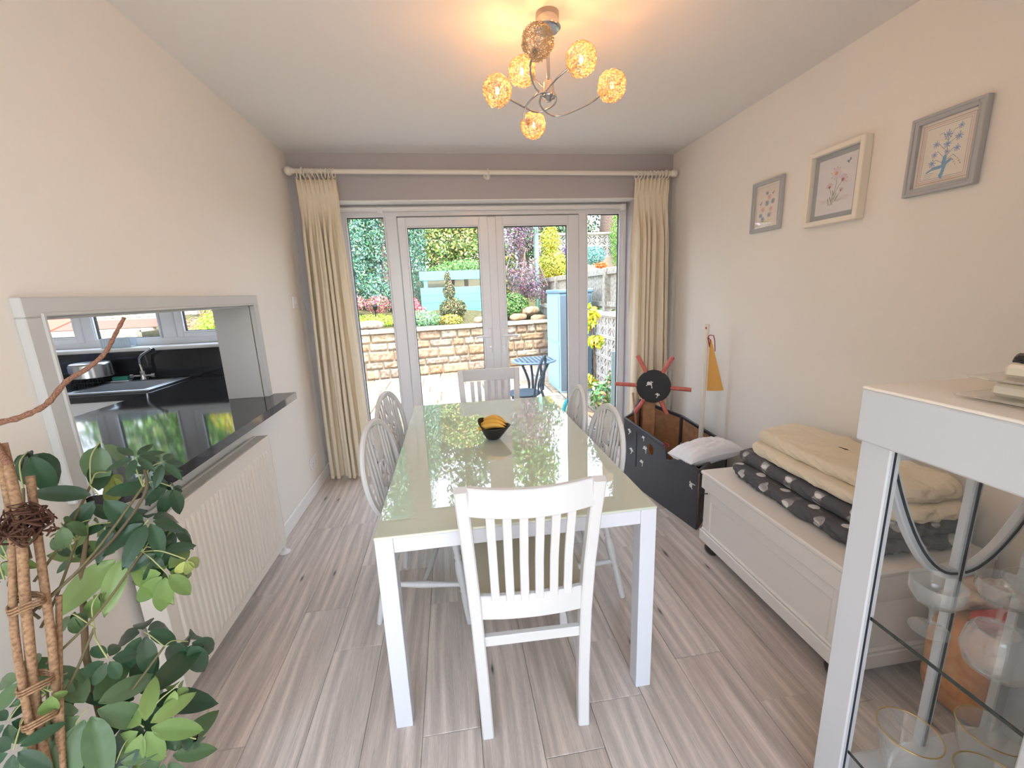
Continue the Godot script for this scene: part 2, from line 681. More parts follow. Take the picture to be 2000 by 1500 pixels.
func doors() -> void:
	var zf := -0.157
	# outer frame with two mullions
	var g := Geo.new()
	g.span(Vector3(0.28, 0, zf - 0.07), Vector3(0.339, 2.168, zf), 0.004)
	g.span(Vector3(2.644, 0, zf - 0.07), Vector3(2.70, 2.168, zf), 0.004)
	g.span(Vector3(0.335, 2.085, zf - 0.07), Vector3(2.648, 2.168, zf - 0.0005), 0.004)
	g.span(Vector3(0.72, 2.06, zf - 0.07), Vector3(2.29, 2.09, zf - 0.045), 0.002)
	g.span(Vector3(0.335, 0, zf - 0.07), Vector3(2.648, 0.05, zf - 0.0005), 0.004)
	g.span(Vector3(0.648, 0.04, zf - 0.07), Vector3(0.740, 2.1, zf - 0.001), 0.004)
	g.span(Vector3(2.266, 0.04, zf - 0.07), Vector3(2.336, 2.1, zf - 0.001), 0.004)
	struct("trim_4", g, M.upvc)
	for s in [["window_1", 0.351, 0.636], ["window_2", 2.348, 2.632]]:
		var w := frame_of(s[0])
		glazing(w, s[1], s[2], 0.12, 2.08, zf)
		var b := Geo.new()
		b.span(Vector3(s[1] - 0.012, 0.05, zf - 0.06), Vector3(s[2] + 0.012, 0.11, zf - 0.002), 0.004)
		part("bottom_rail", b, M.upvc, w)
	for s in [["door_1", 0.744, 1.478, 0.818, 1.395, -1.0], ["door_2", 1.542, 2.264, 1.612, 2.159, 1.0]]:
		var d := frame_of(s[0])
		var b := Geo.new()
		rect_frame(b, s[1], s[2], 0.055, 2.076, s[3] - s[1] - 0.01, s[2] - s[4] - 0.01, 0.11, 0.072, zf - 0.062, zf + 0.012, 0.005)
		part("door_leaf_frame", b, M.upvc, d)
		glazing(d, s[3], s[4], 0.175, 1.994, zf + 0.01)
		# handle: backplate, lever, lock cylinder
		var hx: float = 1.452 if s[5] < 0 else 1.568
		b = Geo.new()
		b.span(Vector3(hx - 0.014, 0.93, zf + 0.012), Vector3(hx + 0.014, 1.15, zf + 0.022), 0.004)
		var plate := part("handle_plate", b, M.white_plastic, d)
		b = Geo.new()
		var lv := [Vector3(hx, 1.083, zf + 0.02), Vector3(hx, 1.083, zf + 0.055), Vector3(hx + s[5] * 0.02, 1.083, zf + 0.066), Vector3(hx + s[5] * 0.06, 1.082, zf + 0.068), Vector3(hx + s[5] * 0.125, 1.078, zf + 0.064)]
		b.tube(lv, [0.010, 0.010, 0.011, 0.011, 0.009], 10)
		part("lever", b, M.white_plastic, plate)
		b = Geo.new()
		b.lathe([Vector2(0, 0), Vector2(0.008, 0), Vector2(0.008, 0), Vector2(0.008, 0.006), Vector2(0.008, 0.006), Vector2(0, 0.006)], 12, T(Vector3(hx, 0.985, zf + 0.021), Vector3(90, 0, 0)))
		part("lock_cylinder", b, M.steel, plate)
	# the strip that covers the meeting of the two leaves
	g = Geo.new()
	g.span(Vector3(1.474, 0.06, zf - 0.05), Vector3(1.546, 2.07, zf + 0.018), 0.006)
	struct("trim_5", g, M.upvc)
	# bare headrail of a vertical blind in the head of the opening
	var r := thing("blind_headrail", "slim white blind headrail with bead chain along the top of the glazed doors", "blind", Vector3(0, 0, 0))
	g = Geo.new()
	g.span(Vector3(0.30, 2.124, -0.152), Vector3(2.68, 2.150, -0.118), 0.003)
	g.span(Vector3(0.30, 2.119, -0.146), Vector3(2.68, 2.126, -0.124), 0.001)
	part("rail", g, M.white_plastic, r)
	for xx in [0.62, 2.655]:
		g = Geo.new()
		g.span(Vector3(xx - 0.02, 2.105, -0.154), Vector3(xx + 0.02, 2.153, -0.114), 0.003)
		part("end_bracket", g, M.white_plastic, r)
	for xr in [[0.34, 0.58], [1.98, 2.12], [2.36, 2.56]]:
		g = Geo.new()
		var k: float = xr[0]
		while k < xr[1]:
			g.ball(Vector3(k, 2.108 + 0.003 * sin(k * 40.0), -0.132), Vector3.ONE * 0.0035, 8, 6)
			k += 0.012
		part("bead_chain", g, M.white_plastic, r)
	g = Geo.new()
	var cord := []
	for i in 20:
		var q := i / 19.0
		cord.append(Vector3(2.655 + 0.012 * sin(q * 5.0), 2.11 - 0.38 * q, -0.12 + 0.01 * sin(q * 8.0)))
	g.tube(cord, 0.002, 6)
	part("pull_cord", g, M.white_plastic, r)


func curtain(called: String, label: String, x0: float, x1: float, b0: float, b1: float, sd: int, ypole: float) -> void:
	var t := thing(called, label, "curtain", Vector3.ZERO, 0.0, "cream curtains at the garden doors")
	var nz := noise(1.0, sd, 2)
	var top := ypole - 0.045
	var bottom := 0.012
	var g := Geo.new()
	var f := func(u: float, s: float) -> Vector3:
		var q := pow(s, 0.85)
		var y := lerpf(top, bottom, q)
		var down := top - y
		# folds: tight pinch pleats in the heading, deep soft folds below
		var head := clampf(1.0 - down / 0.11, 0.0, 1.0)
		var body := smoothstep(0.08, 0.5, down)
		var wu := u + 0.10 * nz.get_noise_2d(u * 3.0, 4.0) * body + 0.02 * nz.get_noise_2d(u * 5.0, down * 0.6)
		var ph := wu * TAU * 6.0
		var z := 0.1 + 0.016 * sin(wu * TAU * 9.0) * head - 0.008 * smoothstep(0.06, 0.11, down) * (1.0 - smoothstep(0.11, 0.2, down))
		var amp := 0.055 * body * (0.75 + 0.5 * nz.get_noise_2d(u * 4.0 + 9.0, down * 0.25))
		z += amp * (2.2 * pow(absf(sin(ph * 0.5)), 0.65) - 1.2 + 0.22 * sin(2.0 * ph + 0.8))
		z += 0.035 * smoothstep(0.3, 2.3, down)
		var x := lerpf(lerpf(x0, x1, u), lerpf(b0, b1, u), smoothstep(0.0, 1.0, down / (top - bottom)))
		x += 0.010 * body * sin(2.0 * ph)
		if u < 0.04 or u > 0.96:
			z -= 0.02 * body
		return Vector3(x, y + (0.010 * sin(wu * TAU * 9.0 + 1.0) * head if s < 0.001 else 0.0), z)
	g.grid(190, 64, f, 6.0, 8.0)
	part("cloth", g, M.curtain, t)
	# seamed heading tape
	for k in 10:
		var rx := lerpf(x0, x1, (k + 0.5) / 10.0)
		var ring := Geo.new()
		var path := []
		for i in 16:
			var an := TAU * i / 16.0
			path.append(Vector3(rx + 0.006 * sin(an + k), ypole - 0.012 + 0.029 * cos(an), 0.1 + 0.029 * sin(an)))
		ring.tube(path, 0.0045, 8, true)
		part("curtain_ring", ring, M.cream_paint, t)


func curtains() -> void:
	var weave := bump_tex(0.25, 5, 2.0, 256, 2)
	M.curtain = mat(rgb(244, 232, 208), 0.85)
	M.curtain.normal_enabled = true
	M.curtain.normal_texture = weave
	M.curtain.normal_scale = 0.12
	M.curtain.uv1_scale = Vector3(3, 3, 1)
	M.curtain.backlight_enabled = true
	M.curtain.backlight = rgb(112, 100, 80)
	M.curtain.cull_mode = BaseMaterial3D.CULL_DISABLED
	var t := thing("curtain_pole", "long cream wooden curtain pole with ball finials across the grey wall", "curtain pole")
	var ly := 2.357
	var ry := 2.337
	var g := Geo.new()
	g.tube([Vector3(0.075, ly, 0.1), Vector3(2.96, ry, 0.1)], 0.0165, 16)
	part("rod", g, M.cream_paint, t)
	for e in [[0.045, ly, 1.0], [2.985, ry, -1.0]]:
		g = Geo.new()
		g.ball(Vector3(e[0], e[1], 0.1), Vector3.ONE * 0.031, 20, 14)
		g.tube([Vector3(e[0] + e[2] * 0.022, e[1], 0.1), Vector3(e[0] + e[2] * 0.04, e[1], 0.1)], [0.022, 0.018], 16)
		part("finial", g, M.cream_paint, t)
	for e in [[0.135, 2.3566], [1.475, 2.347], [2.915, 2.3373]]:
		g = Geo.new()
		g.tube([Vector3(e[0], e[1], 0.0), Vector3(e[0], e[1], 0.07)], 0.013, 12)
		g.tube([Vector3(e[0], e[1], 0.0), Vector3(e[0], e[1], 0.008)], 0.028, 16)
		var ring := []
		for i in 18:
			var an := TAU * i / 18.0
			ring.append(Vector3(e[0], e[1] + 0.022 * cos(an), 0.1 + 0.022 * sin(an)))
		g.tube(ring, 0.007, 8, true)
		part("bracket", g, M.cream_paint, t)
	g = Geo.new()
	g.tube([Vector3(1.475, 2.322, 0.1), Vector3(1.475, 2.296, 0.1)], [0.009, 0.008], 10)
	part("screw_eye", g, M.cream_paint, t)
	curtain("curtain", "cream lined curtain hanging at the left of the garden doors", 0.085, 0.365, 0.045, 0.40, 41, 2.355)
	curtain("curtain", "cream lined curtain hanging at the right behind the ship's wheel", 2.655, 2.95, 2.62, 2.97, 57, 2.338)


func slat_chair(called: String, label: String) -> Node3D:
	# faces -z; back posts at +z; origin on the floor under the middle of the seat
	var t := thing(called, label, "chair", Vector3.ZERO, 0.0, "slat-back chairs at the ends of the table")
	var P: Material = M.chair_paint
	for s in [-1.0, 1.0]:
		var g := Geo.new()
		g.sweep([Vector3(s * 0.163, 0, 0.215), Vector3(s * 0.168, 0.2, 0.198), Vector3(s * 0.176, 0.44, 0.195), Vector3(s * 0.184, 0.62, 0.210), Vector3(s * 0.192, 0.80, 0.243), Vector3(s * 0.197, 0.925, 0.275)], Vector3.RIGHT, 0.038, [0.034, 0.038, 0.042, 0.038, 0.032, 0.028], 0.004)
		part("back_post", g, P, t)
		g = Geo.new()
		g.sweep([Vector3(s * 0.19, 0, -0.2), Vector3(s * 0.19, 0.43, -0.2)], Vector3.RIGHT, [0.032, 0.042], [0.032, 0.042], 0.004)
		part("leg", g, P, t)
		g = Geo.new()
		g.bar(Vector3(s * 0.19, 0.19, -0.19), Vector3(s * 0.168, 0.19, 0.195), 0.018, 0.03, Vector3.UP, 0.003)
		part("side_stretcher", g, P, t)
		g = Geo.new()
		g.bar(Vector3(s * 0.193, 0.412, -0.19), Vector3(s * 0.178, 0.412, 0.185), 0.02, 0.05, Vector3.UP, 0.003)
		part("seat_rail", g, P, t)
	# curved rails bow away from the sitter
	for r in [["top_rail", 0.884, 0.088, 0.264, 0.180, 0.030], ["lower_rail", 0.487, 0.085, 0.200, 0.160, 0.022]]:
		var g := Geo.new()
		var path := []
		for i in 13:
			var q := i / 6.0 - 1.0
			path.append(Vector3(q * r[4], r[1] + (0.008 * (1.0 - q * q) if r[0] == "lower_rail" else -0.004 * (1.0 - q * q)), r[3] + r[5] * (1.0 - q * q)))
		g.sweep(path, Vector3.UP, r[2], 0.02, 0.003)
		part(r[0], g, P, t)
	for i in 6:
		var q := (i - 2.5) * 0.0455
		var b := 1.0 - pow(q / 0.165, 2.0)
		var g := Geo.new()
		g.sweep([Vector3(q, 0.52, 0.206 + 0.022 * b), Vector3(q * 1.02, 0.66, 0.214 + 0.026 * b), Vector3(q * 1.05, 0.835, 0.248 + 0.03 * b)], Vector3.RIGHT, 0.0265, 0.011, 0.002)
		part("slat", g, P, t)
	var g2 := Geo.new()
	g2.bar(Vector3(-0.168, 0.355, 0.194), Vector3(0.168, 0.355, 0.194), 0.022, 0.036, Vector3.UP, 0.003)
	part("back_stretcher", g2, P, t)
	g2 = Geo.new()
	g2.bar(Vector3(-0.18, 0.412, -0.2), Vector3(0.18, 0.412, -0.2), 0.02, 0.05, Vector3.UP, 0.003)
	part("front_rail", g2, P, t)
	# dished seat
	g2 = Geo.new()
	var seat := PackedVector2Array([Vector2(-0.215, 0.225), Vector2(-0.2, 0.24), Vector2(0.2, 0.24), Vector2(0.215, 0.225), Vector2(0.193, -0.165), Vector2(0.155, -0.175), Vector2(-0.155, -0.175), Vector2(-0.193, -0.165)])
	g2.prism(seat, 0.022, T(Vector3(0, 0.448, 0), Vector3(-90, 0, 0)))
	part("seat", g2, M.seat_cream, t)
	return t


func turned_leg(g: Geo, a: Vector3, b: Vector3, r: float) -> void:
	# a at the top, b on the floor
	var L := a.distance_to(b)
	var y := (a - b).normalized()
	var x := y.cross(Vector3.FORWARD).normalized()
	var prof := []
	for k in [[0.0, 0.72], [0.0, 0.72], [0.10, 0.80], [0.30, 0.92], [0.335, 0.72], [0.36, 1.0], [0.385, 0.74], [0.42, 0.95], [0.56, 1.15], [0.66, 0.98], [0.69, 0.66], [0.715, 1.0], [0.74, 0.72], [0.86, 0.95], [1.0, 0.75]]:
		prof.append(Vector2(r * k[1], L * k[0]))
	g.lathe([Vector2(0, 0)] + prof, 14, Transform3D(Basis(x, y, x.cross(y)), b))


func wheelback_chair(called: String, label: String) -> Node3D:
	var t := thing(called, label, "chair", Vector3.ZERO, 0.0, "oval wheelback chairs along the table")
	var P: Material = M.chair_paint
	var g := Geo.new()
	# saddle seat
	var sp := PackedVector2Array()
	for i in 28:
		var an := TAU * i / 28.0
		var cx := cos(an)
		var cy := sin(an)
		var k := pow(pow(absf(cx), 3.2) + pow(absf(cy), 3.2), -1.0 / 3.2)
		sp.append(Vector2(cx * k * (0.212 + 0.012 * cy), cy * k * 0.205))
	g.prism(sp, 0.026, T(Vector3(0, 0.437, 0), Vector3(-90, 0, 0)))
	var rim := []
	for q in sp:
		rim.append(Vector3(q.x * 0.985, 0.437, -q.y * 0.985))
	g.tube(rim, 0.0135, 8, true)
	part("seat", g, P, t)
	var feet := [Vector3(-0.195, 0, -0.20), Vector3(0.195, 0, -0.20), Vector3(-0.20, 0, 0.215), Vector3(0.20, 0, 0.215)]
	var tops := [Vector3(-0.14, 0.43, -0.14), Vector3(0.14, 0.43, -0.14), Vector3(-0.13, 0.43, 0.135), Vector3(0.13, 0.43, 0.135)]
	for i in 4:
		g = Geo.new()
		turned_leg(g, tops[i], feet[i], 0.0185)
		part("leg", g, P, t)
	var mid := []
	for s in [0, 1]:
		var a: Vector3 = feet[s].lerp(tops[s], 0.42)
		var b: Vector3 = feet[s + 2].lerp(tops[s + 2], 0.42)
		g = Geo.new()
		g.tube([a, a.lerp(b, 0.25), a.lerp(b, 0.5), a.lerp(b, 0.75), b], [0.009, 0.012, 0.016, 0.012, 0.009], 12)
		part("stretcher", g, P, t)
		mid.append(a.lerp(b, 0.5))
	g = Geo.new()
	g.tube([mid[0], mid[0].lerp(mid[1], 0.25), mid[0].lerp(mid[1], 0.5), mid[0].lerp(mid[1], 0.75), mid[1]], [0.009, 0.011, 0.014, 0.011, 0.009], 12)
	part("stretcher", g, P, t)
	# hoop
	var lean := func(y: float) -> float: return 0.165 + (y - 0.45) * 0.15
	var hoop := []
	for i in 33:
		var q := i / 32.0
		var an := lerpf(-1.30, PI + 1.30, q)
		# an oval about (0, 0.66)
		var x := cos(an) * 0.2
		var y := 0.672 + sin(an) * 0.218
		hoop.append(Vector3(x, y, lean.call(y)))
	g = Geo.new()
	g.sweep(hoop, Vector3(0, 0.15, 1).normalized(), 0.022, 0.03, 0.006)
	part("hoop", g, P, t)
	for k in [-0.132, -0.098, -0.064, 0.064, 0.098, 0.132]:
		var c: float = k
		var hi := 0.672 + 0.212 * sqrt(maxf(0.0, 1.0 - pow(c * 0.97 / 0.2, 2.0)))
		g = Geo.new()
		g.tube([Vector3(c * 0.82, 0.445, lean.call(0.445)), Vector3(c * 0.93, 0.62, lean.call(0.62)), Vector3(c * 0.97, hi, lean.call(hi))], [0.0075, 0.0085, 0.006], 8)
		part("spindle", g, P, t)
	# splat: lower neck, pierced wheel, upper vase
	g = Geo.new()
	var low := PackedVector2Array([Vector2(-0.03, 0.445), Vector2(-0.022, 0.50), Vector2(-0.03, 0.56), Vector2(-0.022, 0.592), Vector2(0.022, 0.592), Vector2(0.03, 0.56), Vector2(0.022, 0.50), Vector2(0.03, 0.445)])
	var up := PackedVector2Array([Vector2(-0.02, 0.704), Vector2(-0.036, 0.735), Vector2(-0.022, 0.765), Vector2(-0.044, 0.80), Vector2(-0.03, 0.835), Vector2(-0.022, 0.872), Vector2(0.022, 0.872), Vector2(0.03, 0.835), Vector2(0.044, 0.80), Vector2(0.022, 0.765), Vector2(0.036, 0.735), Vector2(0.02, 0.704)])
	var tilt := Transform3D(Basis(Vector3.RIGHT, Vector3(0, 1, 0.15), Vector3(0, -0.15, 1).normalized()), Vector3(0, 0, 0.165 - 0.45 * 0.15))
	g.prism(low, 0.012, tilt)
	g.prism(up, 0.012, tilt)
	var ring := []
	for i in 24:
		var an := TAU * i / 24.0
		ring.append(tilt * Vector3(0.046 * cos(an), 0.648 + 0.06 * sin(an), 0))
	g.tube(ring, 0.0085, 8, true)
	for i in 6:
		var an := TAU * i / 6.0 + PI / 6.0
		g.tube([tilt * Vector3(0.008 * cos(an), 0.648 + 0.008 * sin(an), 0), tilt * Vector3(0.044 * cos(an), 0.648 + 0.058 * sin(an), 0)], 0.006, 6)
	g.ball(tilt * Vector3(0, 0.648, 0), Vector3(0.013, 0.013, 0.008), 12, 8)
	part("wheel_splat", g, P, t)
	return t


func furniture() -> void:
	M.chair_paint = mat(rgb(216, 216, 214), 0.38)
	M.seat_cream = mat(rgb(226, 212, 186), 0.5)
	# ---- table
	M.table_glass = mat(rgb(208, 216, 196), 0.03)
	M.table_glass.metallic_specular = 1.0
	M.table_glass.clearcoat_enabled = true
	M.table_glass.clearcoat = 1.0
	M.table_glass.clearcoat_roughness = 0.01
	var x0 := 0.842
	var x1 := 1.764
	var z0 := 0.762
	var z1 := 2.34
	var t := thing("dining_table", "white rectangular dining table with pale green glass top", "table", Vector3((x0 + x1) * 0.5, 0, (z0 + z1) * 0.5))
	var w := (x1 - x0) * 0.5
	var l := (z1 - z0) * 0.5
	for sx in [-1.0, 1.0]:
		for sz in [-1.0, 1.0]:
			var g := Geo.new()
			g.box(Vector3(sx * (w - 0.028), 0.3605, sz * (l - 0.028)), Vector3(0.056, 0.721, 0.056), 0.0015)
			part("leg", g, M.white_paint, t)
	for sz in [-1.0, 1.0]:
		var g := Geo.new()
		g.box(Vector3(0, 0.696, sz * (l - 0.0155)), Vector3(w * 2 - 0.1135, 0.05, 0.03), 0.0015)
		part("apron", g, M.white_paint, t)
	for sx in [-1.0, 1.0]:
		var g := Geo.new()
		g.box(Vector3(sx * (w - 0.0155), 0.696, 0), Vector3(0.03, 0.05, l * 2 - 0.1135), 0.0015)
		part("apron", g, M.white_paint, t)
	var gt := Geo.new()
	gt.box(Vector3(0, 0.7257, 0), Vector3(w * 2 + 0.002, 0.0086, l * 2 + 0.002), 0.0015)
	part("glass_top", gt, M.table_glass, t)

	# ---- chairs
	var a := slat_chair("slat_back_chair", "white slat-back chair at the near end, its back to the camera")
	a.position = Vector3(1.322, 0, 2.205)
	a.rotation.y = deg_to_rad(-2.0)
	var b := dup(a, "slat_back_chair", Vector3(1.365, 0, 0.77), deg_to_rad(179.0), "white slat-back chair at the far end in front of the doors")
	b.scale = Vector3(1.06, 0.975, 1.0)
	var wheel := wheelback_chair("wheelback_chair", "cream wheelback chair on the left side, nearer the camera")
	wheel.position = Vector3(0.955, 0, 1.68)
	wheel.rotation.y = deg_to_rad(-101.0)
	dup(wheel, "wheelback_chair", Vector3(0.925, 0, 1.10), deg_to_rad(-103.0), "cream wheelback chair on the left side, nearer the doors")
	dup(wheel, "wheelback_chair", Vector3(1.625, 0, 1.69), deg_to_rad(92.0), "cream wheelback chair on the right side, nearer the camera")
	dup(wheel, "wheelback_chair", Vector3(1.615, 0, 1.21), deg_to_rad(86.0), "cream wheelback chair on the right side, nearer the doors")

	# ---- bowl with three bananas
	M.bowl = mat(rgb(34, 32, 33), 0.45)
	var bw := thing("fruit_bowl", "small black pointed bowl on the glass table", "bowl", Vector3(1.292, 0.7302, 1.535), deg_to_rad(-28))
	var gb := Geo.new()
	var out := func(u: float, s: float, off: float) -> Vector3:
		var an := u * TAU
		var tip := pow(maxf(0.0, cos(an)), 3.0)
		var back := pow(maxf(0.0, -cos(an)), 1.5)
		var r := (0.028 + 0.047 * pow(s, 0.7)) * (1.0 + 0.28 * tip * s) - off
		var h := s * (0.066 + 0.010 * tip + 0.035 * back)
		return Vector3(cos(an) * r, h + off * 0.6, sin(an) * r * 0.9)
	gb.grid(40, 10, func(u, s): return out.call(u, s, 0.0), 1, 1, false)
	gb.grid(40, 10, func(u, s): return out.call(u, s, 0.004), 1, 1, true)
	gb.grid(40, 1, func(u, s): return out.call(u, 1.0, s * 0.004), 1, 1, true)
	gb.grid(40, 1, func(u, s): return out.call(u, 0.0, 0.0) * Vector3(s, 1, s), 1, 1, false)
	gb.grid(40, 1, func(u, s): return out.call(u, 0.0, 0.004) * Vector3(s, 1, s), 1, 1, false)
	part("bowl_wall", gb, M.bowl, bw)
	var skin := noise_tex(0.03, 61, [[0.0, rgb(120, 80, 34)], [0.16, rgb(206, 152, 56)], [0.5, rgb(226, 174, 72)], [1.0, rgb(234, 188, 92)]], 256, 3)
	M.banana = patterned(mat(Color(1, 1, 1), 0.5), skin, 3.0)
	M.banana_tip = mat(rgb(60, 44, 28), 0.7)
	var bl := ["topmost ripe banana leaning against the back of the bowl", "middle ripe banana across the black bowl", "lowest ripe banana at the front of the black bowl"]
	for k in 3:
		var bn := thing("banana", bl[k], "banana", Vector3(1.292, 0.7302, 1.535), deg_to_rad(-28), "bananas in the black bowl")
		var path := []
		var rad := []
		for i in 15:
			var q := i / 14.0
			var ph := q * PI
			path.append(Vector3(-0.056 + 0.135 * q, 0.084 - k * 0.013 + 0.024 * sin(ph * 0.9) - 0.008 * q + 0.004 * k * q, (k - 1.0) * 0.037 * (1.0 - 0.78 * q) + 0.004))
			rad.append(0.0165 * pow(sin(clampf(0.16 + q * 0.86, 0.0, 1.0) * PI), 0.55) * (1.0 if q < 0.75 else lerpf(1.0, 0.42, (q - 0.75) / 0.25)))
		var g := Geo.new()
		g.tube(path, rad, 6)
		part("peel", g, M.banana, bn)
		g = Geo.new()
		g.ball(path[14], Vector3.ONE * 0.0045, 8, 6)
		part("stalk_end", g, M.banana_tip, bn)


func kitchen() -> void:
	M.cabinet_white = mat(rgb(236, 236, 236), 0.35)
	# ---- window over the sink
	var w := frame_of("window_3")
	var g := Geo.new()
	var zf := -0.13
	rect_frame(g, -2.25, -0.5, 1.15, 2.15, 0.06, 0.06, 0.055, 0.06, zf - 0.07, zf, 0.004)
	g.span(Vector3(-1.725, 1.2, zf - 0.07), Vector3(-1.615, 2.1, zf - 0.0005), 0.005)
	g.span(Vector3(-1.135, 1.2, zf - 0.07), Vector3(-1.035, 2.1, zf - 0.0005), 0.005)
	part("frame", g, M.upvc, w)
	for s in [[-2.17, -1.74, 1.24], [-1.59, -1.15, 1.215], [-0.965, -0.58, 1.25]]:
		glazing(w, s[0], s[1], s[2], 2.07, zf + 0.008)
		if s[0] != -1.59:
			g = Geo.new()
			rect_frame(g, s[0] - 0.06, s[1] + 0.06, s[2] - 0.05, 2.12, 0.05, 0.05, 0.04, 0.04, zf - 0.05, zf + 0.012, 0.005)
			part("sash", g, M.upvc, w)
	g = Geo.new()
	g.span(Vector3(-2.28, 1.125, -0.13), Vector3(-0.45, 1.152, 0.045), 0.006)
	struct("trim_6", g, M.white_trim)
	# ---- black granite upstand and worktop
	var wt := thing("worktop", "polished black granite worktop running through the hatch as a breakfast bar", "worktop")
	g = Geo.new()
	g.span(Vector3(-2.6, 0.865, 0.022), Vector3(-1.40, 0.905, 0.60), 0.003)
	g.span(Vector3(-0.94, 0.865, 0.022), Vector3(-0.185, 0.905, 0.60), 0.003)
	g.span(Vector3(-1.41, 0.865, 0.022), Vector3(-0.93, 0.9049, 0.12), 0.002)
	g.span(Vector3(-1.41, 0.865, 0.47), Vector3(-0.93, 0.9049, 0.60), 0.002)
	part("sink_run", g, M.granite, wt)
	g = Geo.new()
	var poly := PackedVector2Array([Vector2(-0.85, -0.602), Vector2(-0.186, -0.602), Vector2(-0.186, -0.967), Vector2(0.028, -0.967), Vector2(0.028, -0.885), Vector2(0.155, -0.885), Vector2(0.160, -2.02)])
	for i in 9:
		var an := PI * 0.5 * i / 8.0
		poly.append(Vector2(0.06 + 0.10 * cos(an), -2.02 - 0.20 * sin(an)))
	for p in [Vector2(0.028, -2.22), Vector2(0.028, -2.205), Vector2(-0.186, -2.205), Vector2(-0.85, -2.205)]:
		poly.append(p)
	g.prism(poly, 0.040, T(Vector3(0, 0.885, 0), Vector3(-90, 0, 0)))
	part("breakfast_bar", g, M.granite, wt)
	g = Geo.new()
	g.span(Vector3(-2.6, 0.906, 0.002), Vector3(-0.185, 1.124, 0.021), 0.002)
	part("upstand", g, M.granite, wt)
	# ---- base units
	for k in 3:
		var bx := -2.3 + k * 0.6
		var lb: String = ["white base unit under the worktop, furthest left below the sink drainer", "white base unit under the worktop, below the sink bowl", "white base unit under the worktop, in the corner by the hatch"][k]
		var bu := thing("base_unit", lb, "cabinet", Vector3(bx, 0, 0.3), 0.0, "white base units under the sink worktop")
		g = Geo.new()
		g.span(Vector3(-0.298, 0.1, -0.27), Vector3(0.298, 0.72 if k == 2 else 0.72, 0.25))
		g.span(Vector3(-0.298, 0.0, -0.27), Vector3(0.298, 0.1, 0.2))
		part("body", g, M.cabinet_white, bu)
		g = Geo.new()
		g.span(Vector3(-0.295, 0.105, 0.25), Vector3(0.295, 0.72, 0.27), 0.003)
		part("door", g, M.cabinet_white, bu)
		g = Geo.new()
		g.span(Vector3(-0.295, 0.726, 0.25), Vector3(0.295, 0.862, 0.27), 0.003)
		part("drawer_front", g, M.cabinet_white, bu)
	M.brushed = mat(rgb(214, 218, 222), 0.45, 1.0)
	# ---- sink: rim, bowl, drainer with grooves
	var sk := thing("sink", "stainless steel inset sink with grooved drainer under the kitchen window", "sink", Vector3(0, 0.9055, 0))
	g = Geo.new()
	g.span(Vector3(-1.93, 0, 0.055), Vector3(-1.40, 0.005, 0.54), 0.002)
	g.span(Vector3(-1.405, 0, 0.055), Vector3(-0.88, 0.005, 0.12), 0.002)
	g.span(Vector3(-1.405, 0, 0.47), Vector3(-0.88, 0.005, 0.54), 0.002)
	g.span(Vector3(-0.95, 0, 0.115), Vector3(-0.88, 0.005, 0.475), 0.002)
	part("rim", g, M.brushed, sk)
	g = Geo.new()
	g.span(Vector3(-1.93, 0.005, 0.535), Vector3(-0.88, 0.012, 0.543), 0.003)
	g.span(Vector3(-0.886, 0.005, 0.055), Vector3(-0.878, 0.012, 0.543), 0.003)
	part("raised_edge", g, M.brushed, sk)
	g = Geo.new()
	g.span(Vector3(-1.402, -0.15, 0.118), Vector3(-1.395, 0.0, 0.472))
	g.span(Vector3(-0.957, -0.15, 0.118), Vector3(-0.95, 0.0, 0.472))
	g.span(Vector3(-1.402, -0.15, 0.118), Vector3(-0.95, 0.0, 0.125))
	g.span(Vector3(-1.402, -0.15, 0.465), Vector3(-0.95, 0.0, 0.472))
	g.span(Vector3(-1.402, -0.157, 0.118), Vector3(-0.95, -0.15, 0.472))
	part("bowl", g, M.brushed, sk)
	for k in 7:
		g = Geo.new()
		g.span(Vector3(-1.87, 0.004, 0.13 + k * 0.05), Vector3(-1.47, 0.009, 0.145 + k * 0.05), 0.002)
		part("drainer_ridge", g, M.brushed, sk)
	# ---- tap
	var tp := thing("mixer_tap", "chrome swan-neck mixer tap behind the sink bowl", "tap", Vector3(-1.19, 0.9105, 0.088))
	g = Geo.new()
	g.lathe([Vector2(0, 0), Vector2(0.026, 0), Vector2(0.026, 0.012), Vector2(0.02, 0.02), Vector2(0.017, 0.07), Vector2(0, 0.07)], 16)
	part("body", g, M.chrome, tp)
	g = Geo.new()
	g.tube([Vector3(0, 0.06, 0), Vector3(-0.005, 0.12, 0), Vector3(0.0, 0.165, 0.005), Vector3(0.03, 0.19, 0.015), Vector3(0.075, 0.212, 0.03), Vector3(0.125, 0.235, 0.05)], 0.011, 12)
	g.tube([Vector3(0.118, 0.232, 0.047), Vector3(0.138, 0.228, 0.056)], 0.014, 12)
	part("spout", g, M.chrome, tp)
	for s in [-1.0, 1.0]:
		g = Geo.new()
		g.tube([Vector3(0, 0.035, 0), Vector3(s * 0.07, 0.035, 0)], 0.009, 10)
		g.tube([Vector3(s * 0.06, 0.035, 0), Vector3(s * 0.085, 0.035, 0)], 0.017, 10)
		part("handle", g, M.chrome, tp)
	# ---- things on the drainer
	M.wire = mat(rgb(34, 36, 40), 0.35, 0.4)
	var rk := thing("dish_rack", "black wire dish rack on the steel drainer", "dish rack", Vector3(-1.60, 0.9145, 0.30))
	g = Geo.new()
	for yy in [0.0, 0.055]:
		g.tube([Vector3(-0.19, yy + 0.004, -0.15), Vector3(0.19, yy + 0.004, -0.15), Vector3(0.19, yy + 0.004, 0.15), Vector3(-0.19, yy + 0.004, 0.15)], 0.004, 6, true)
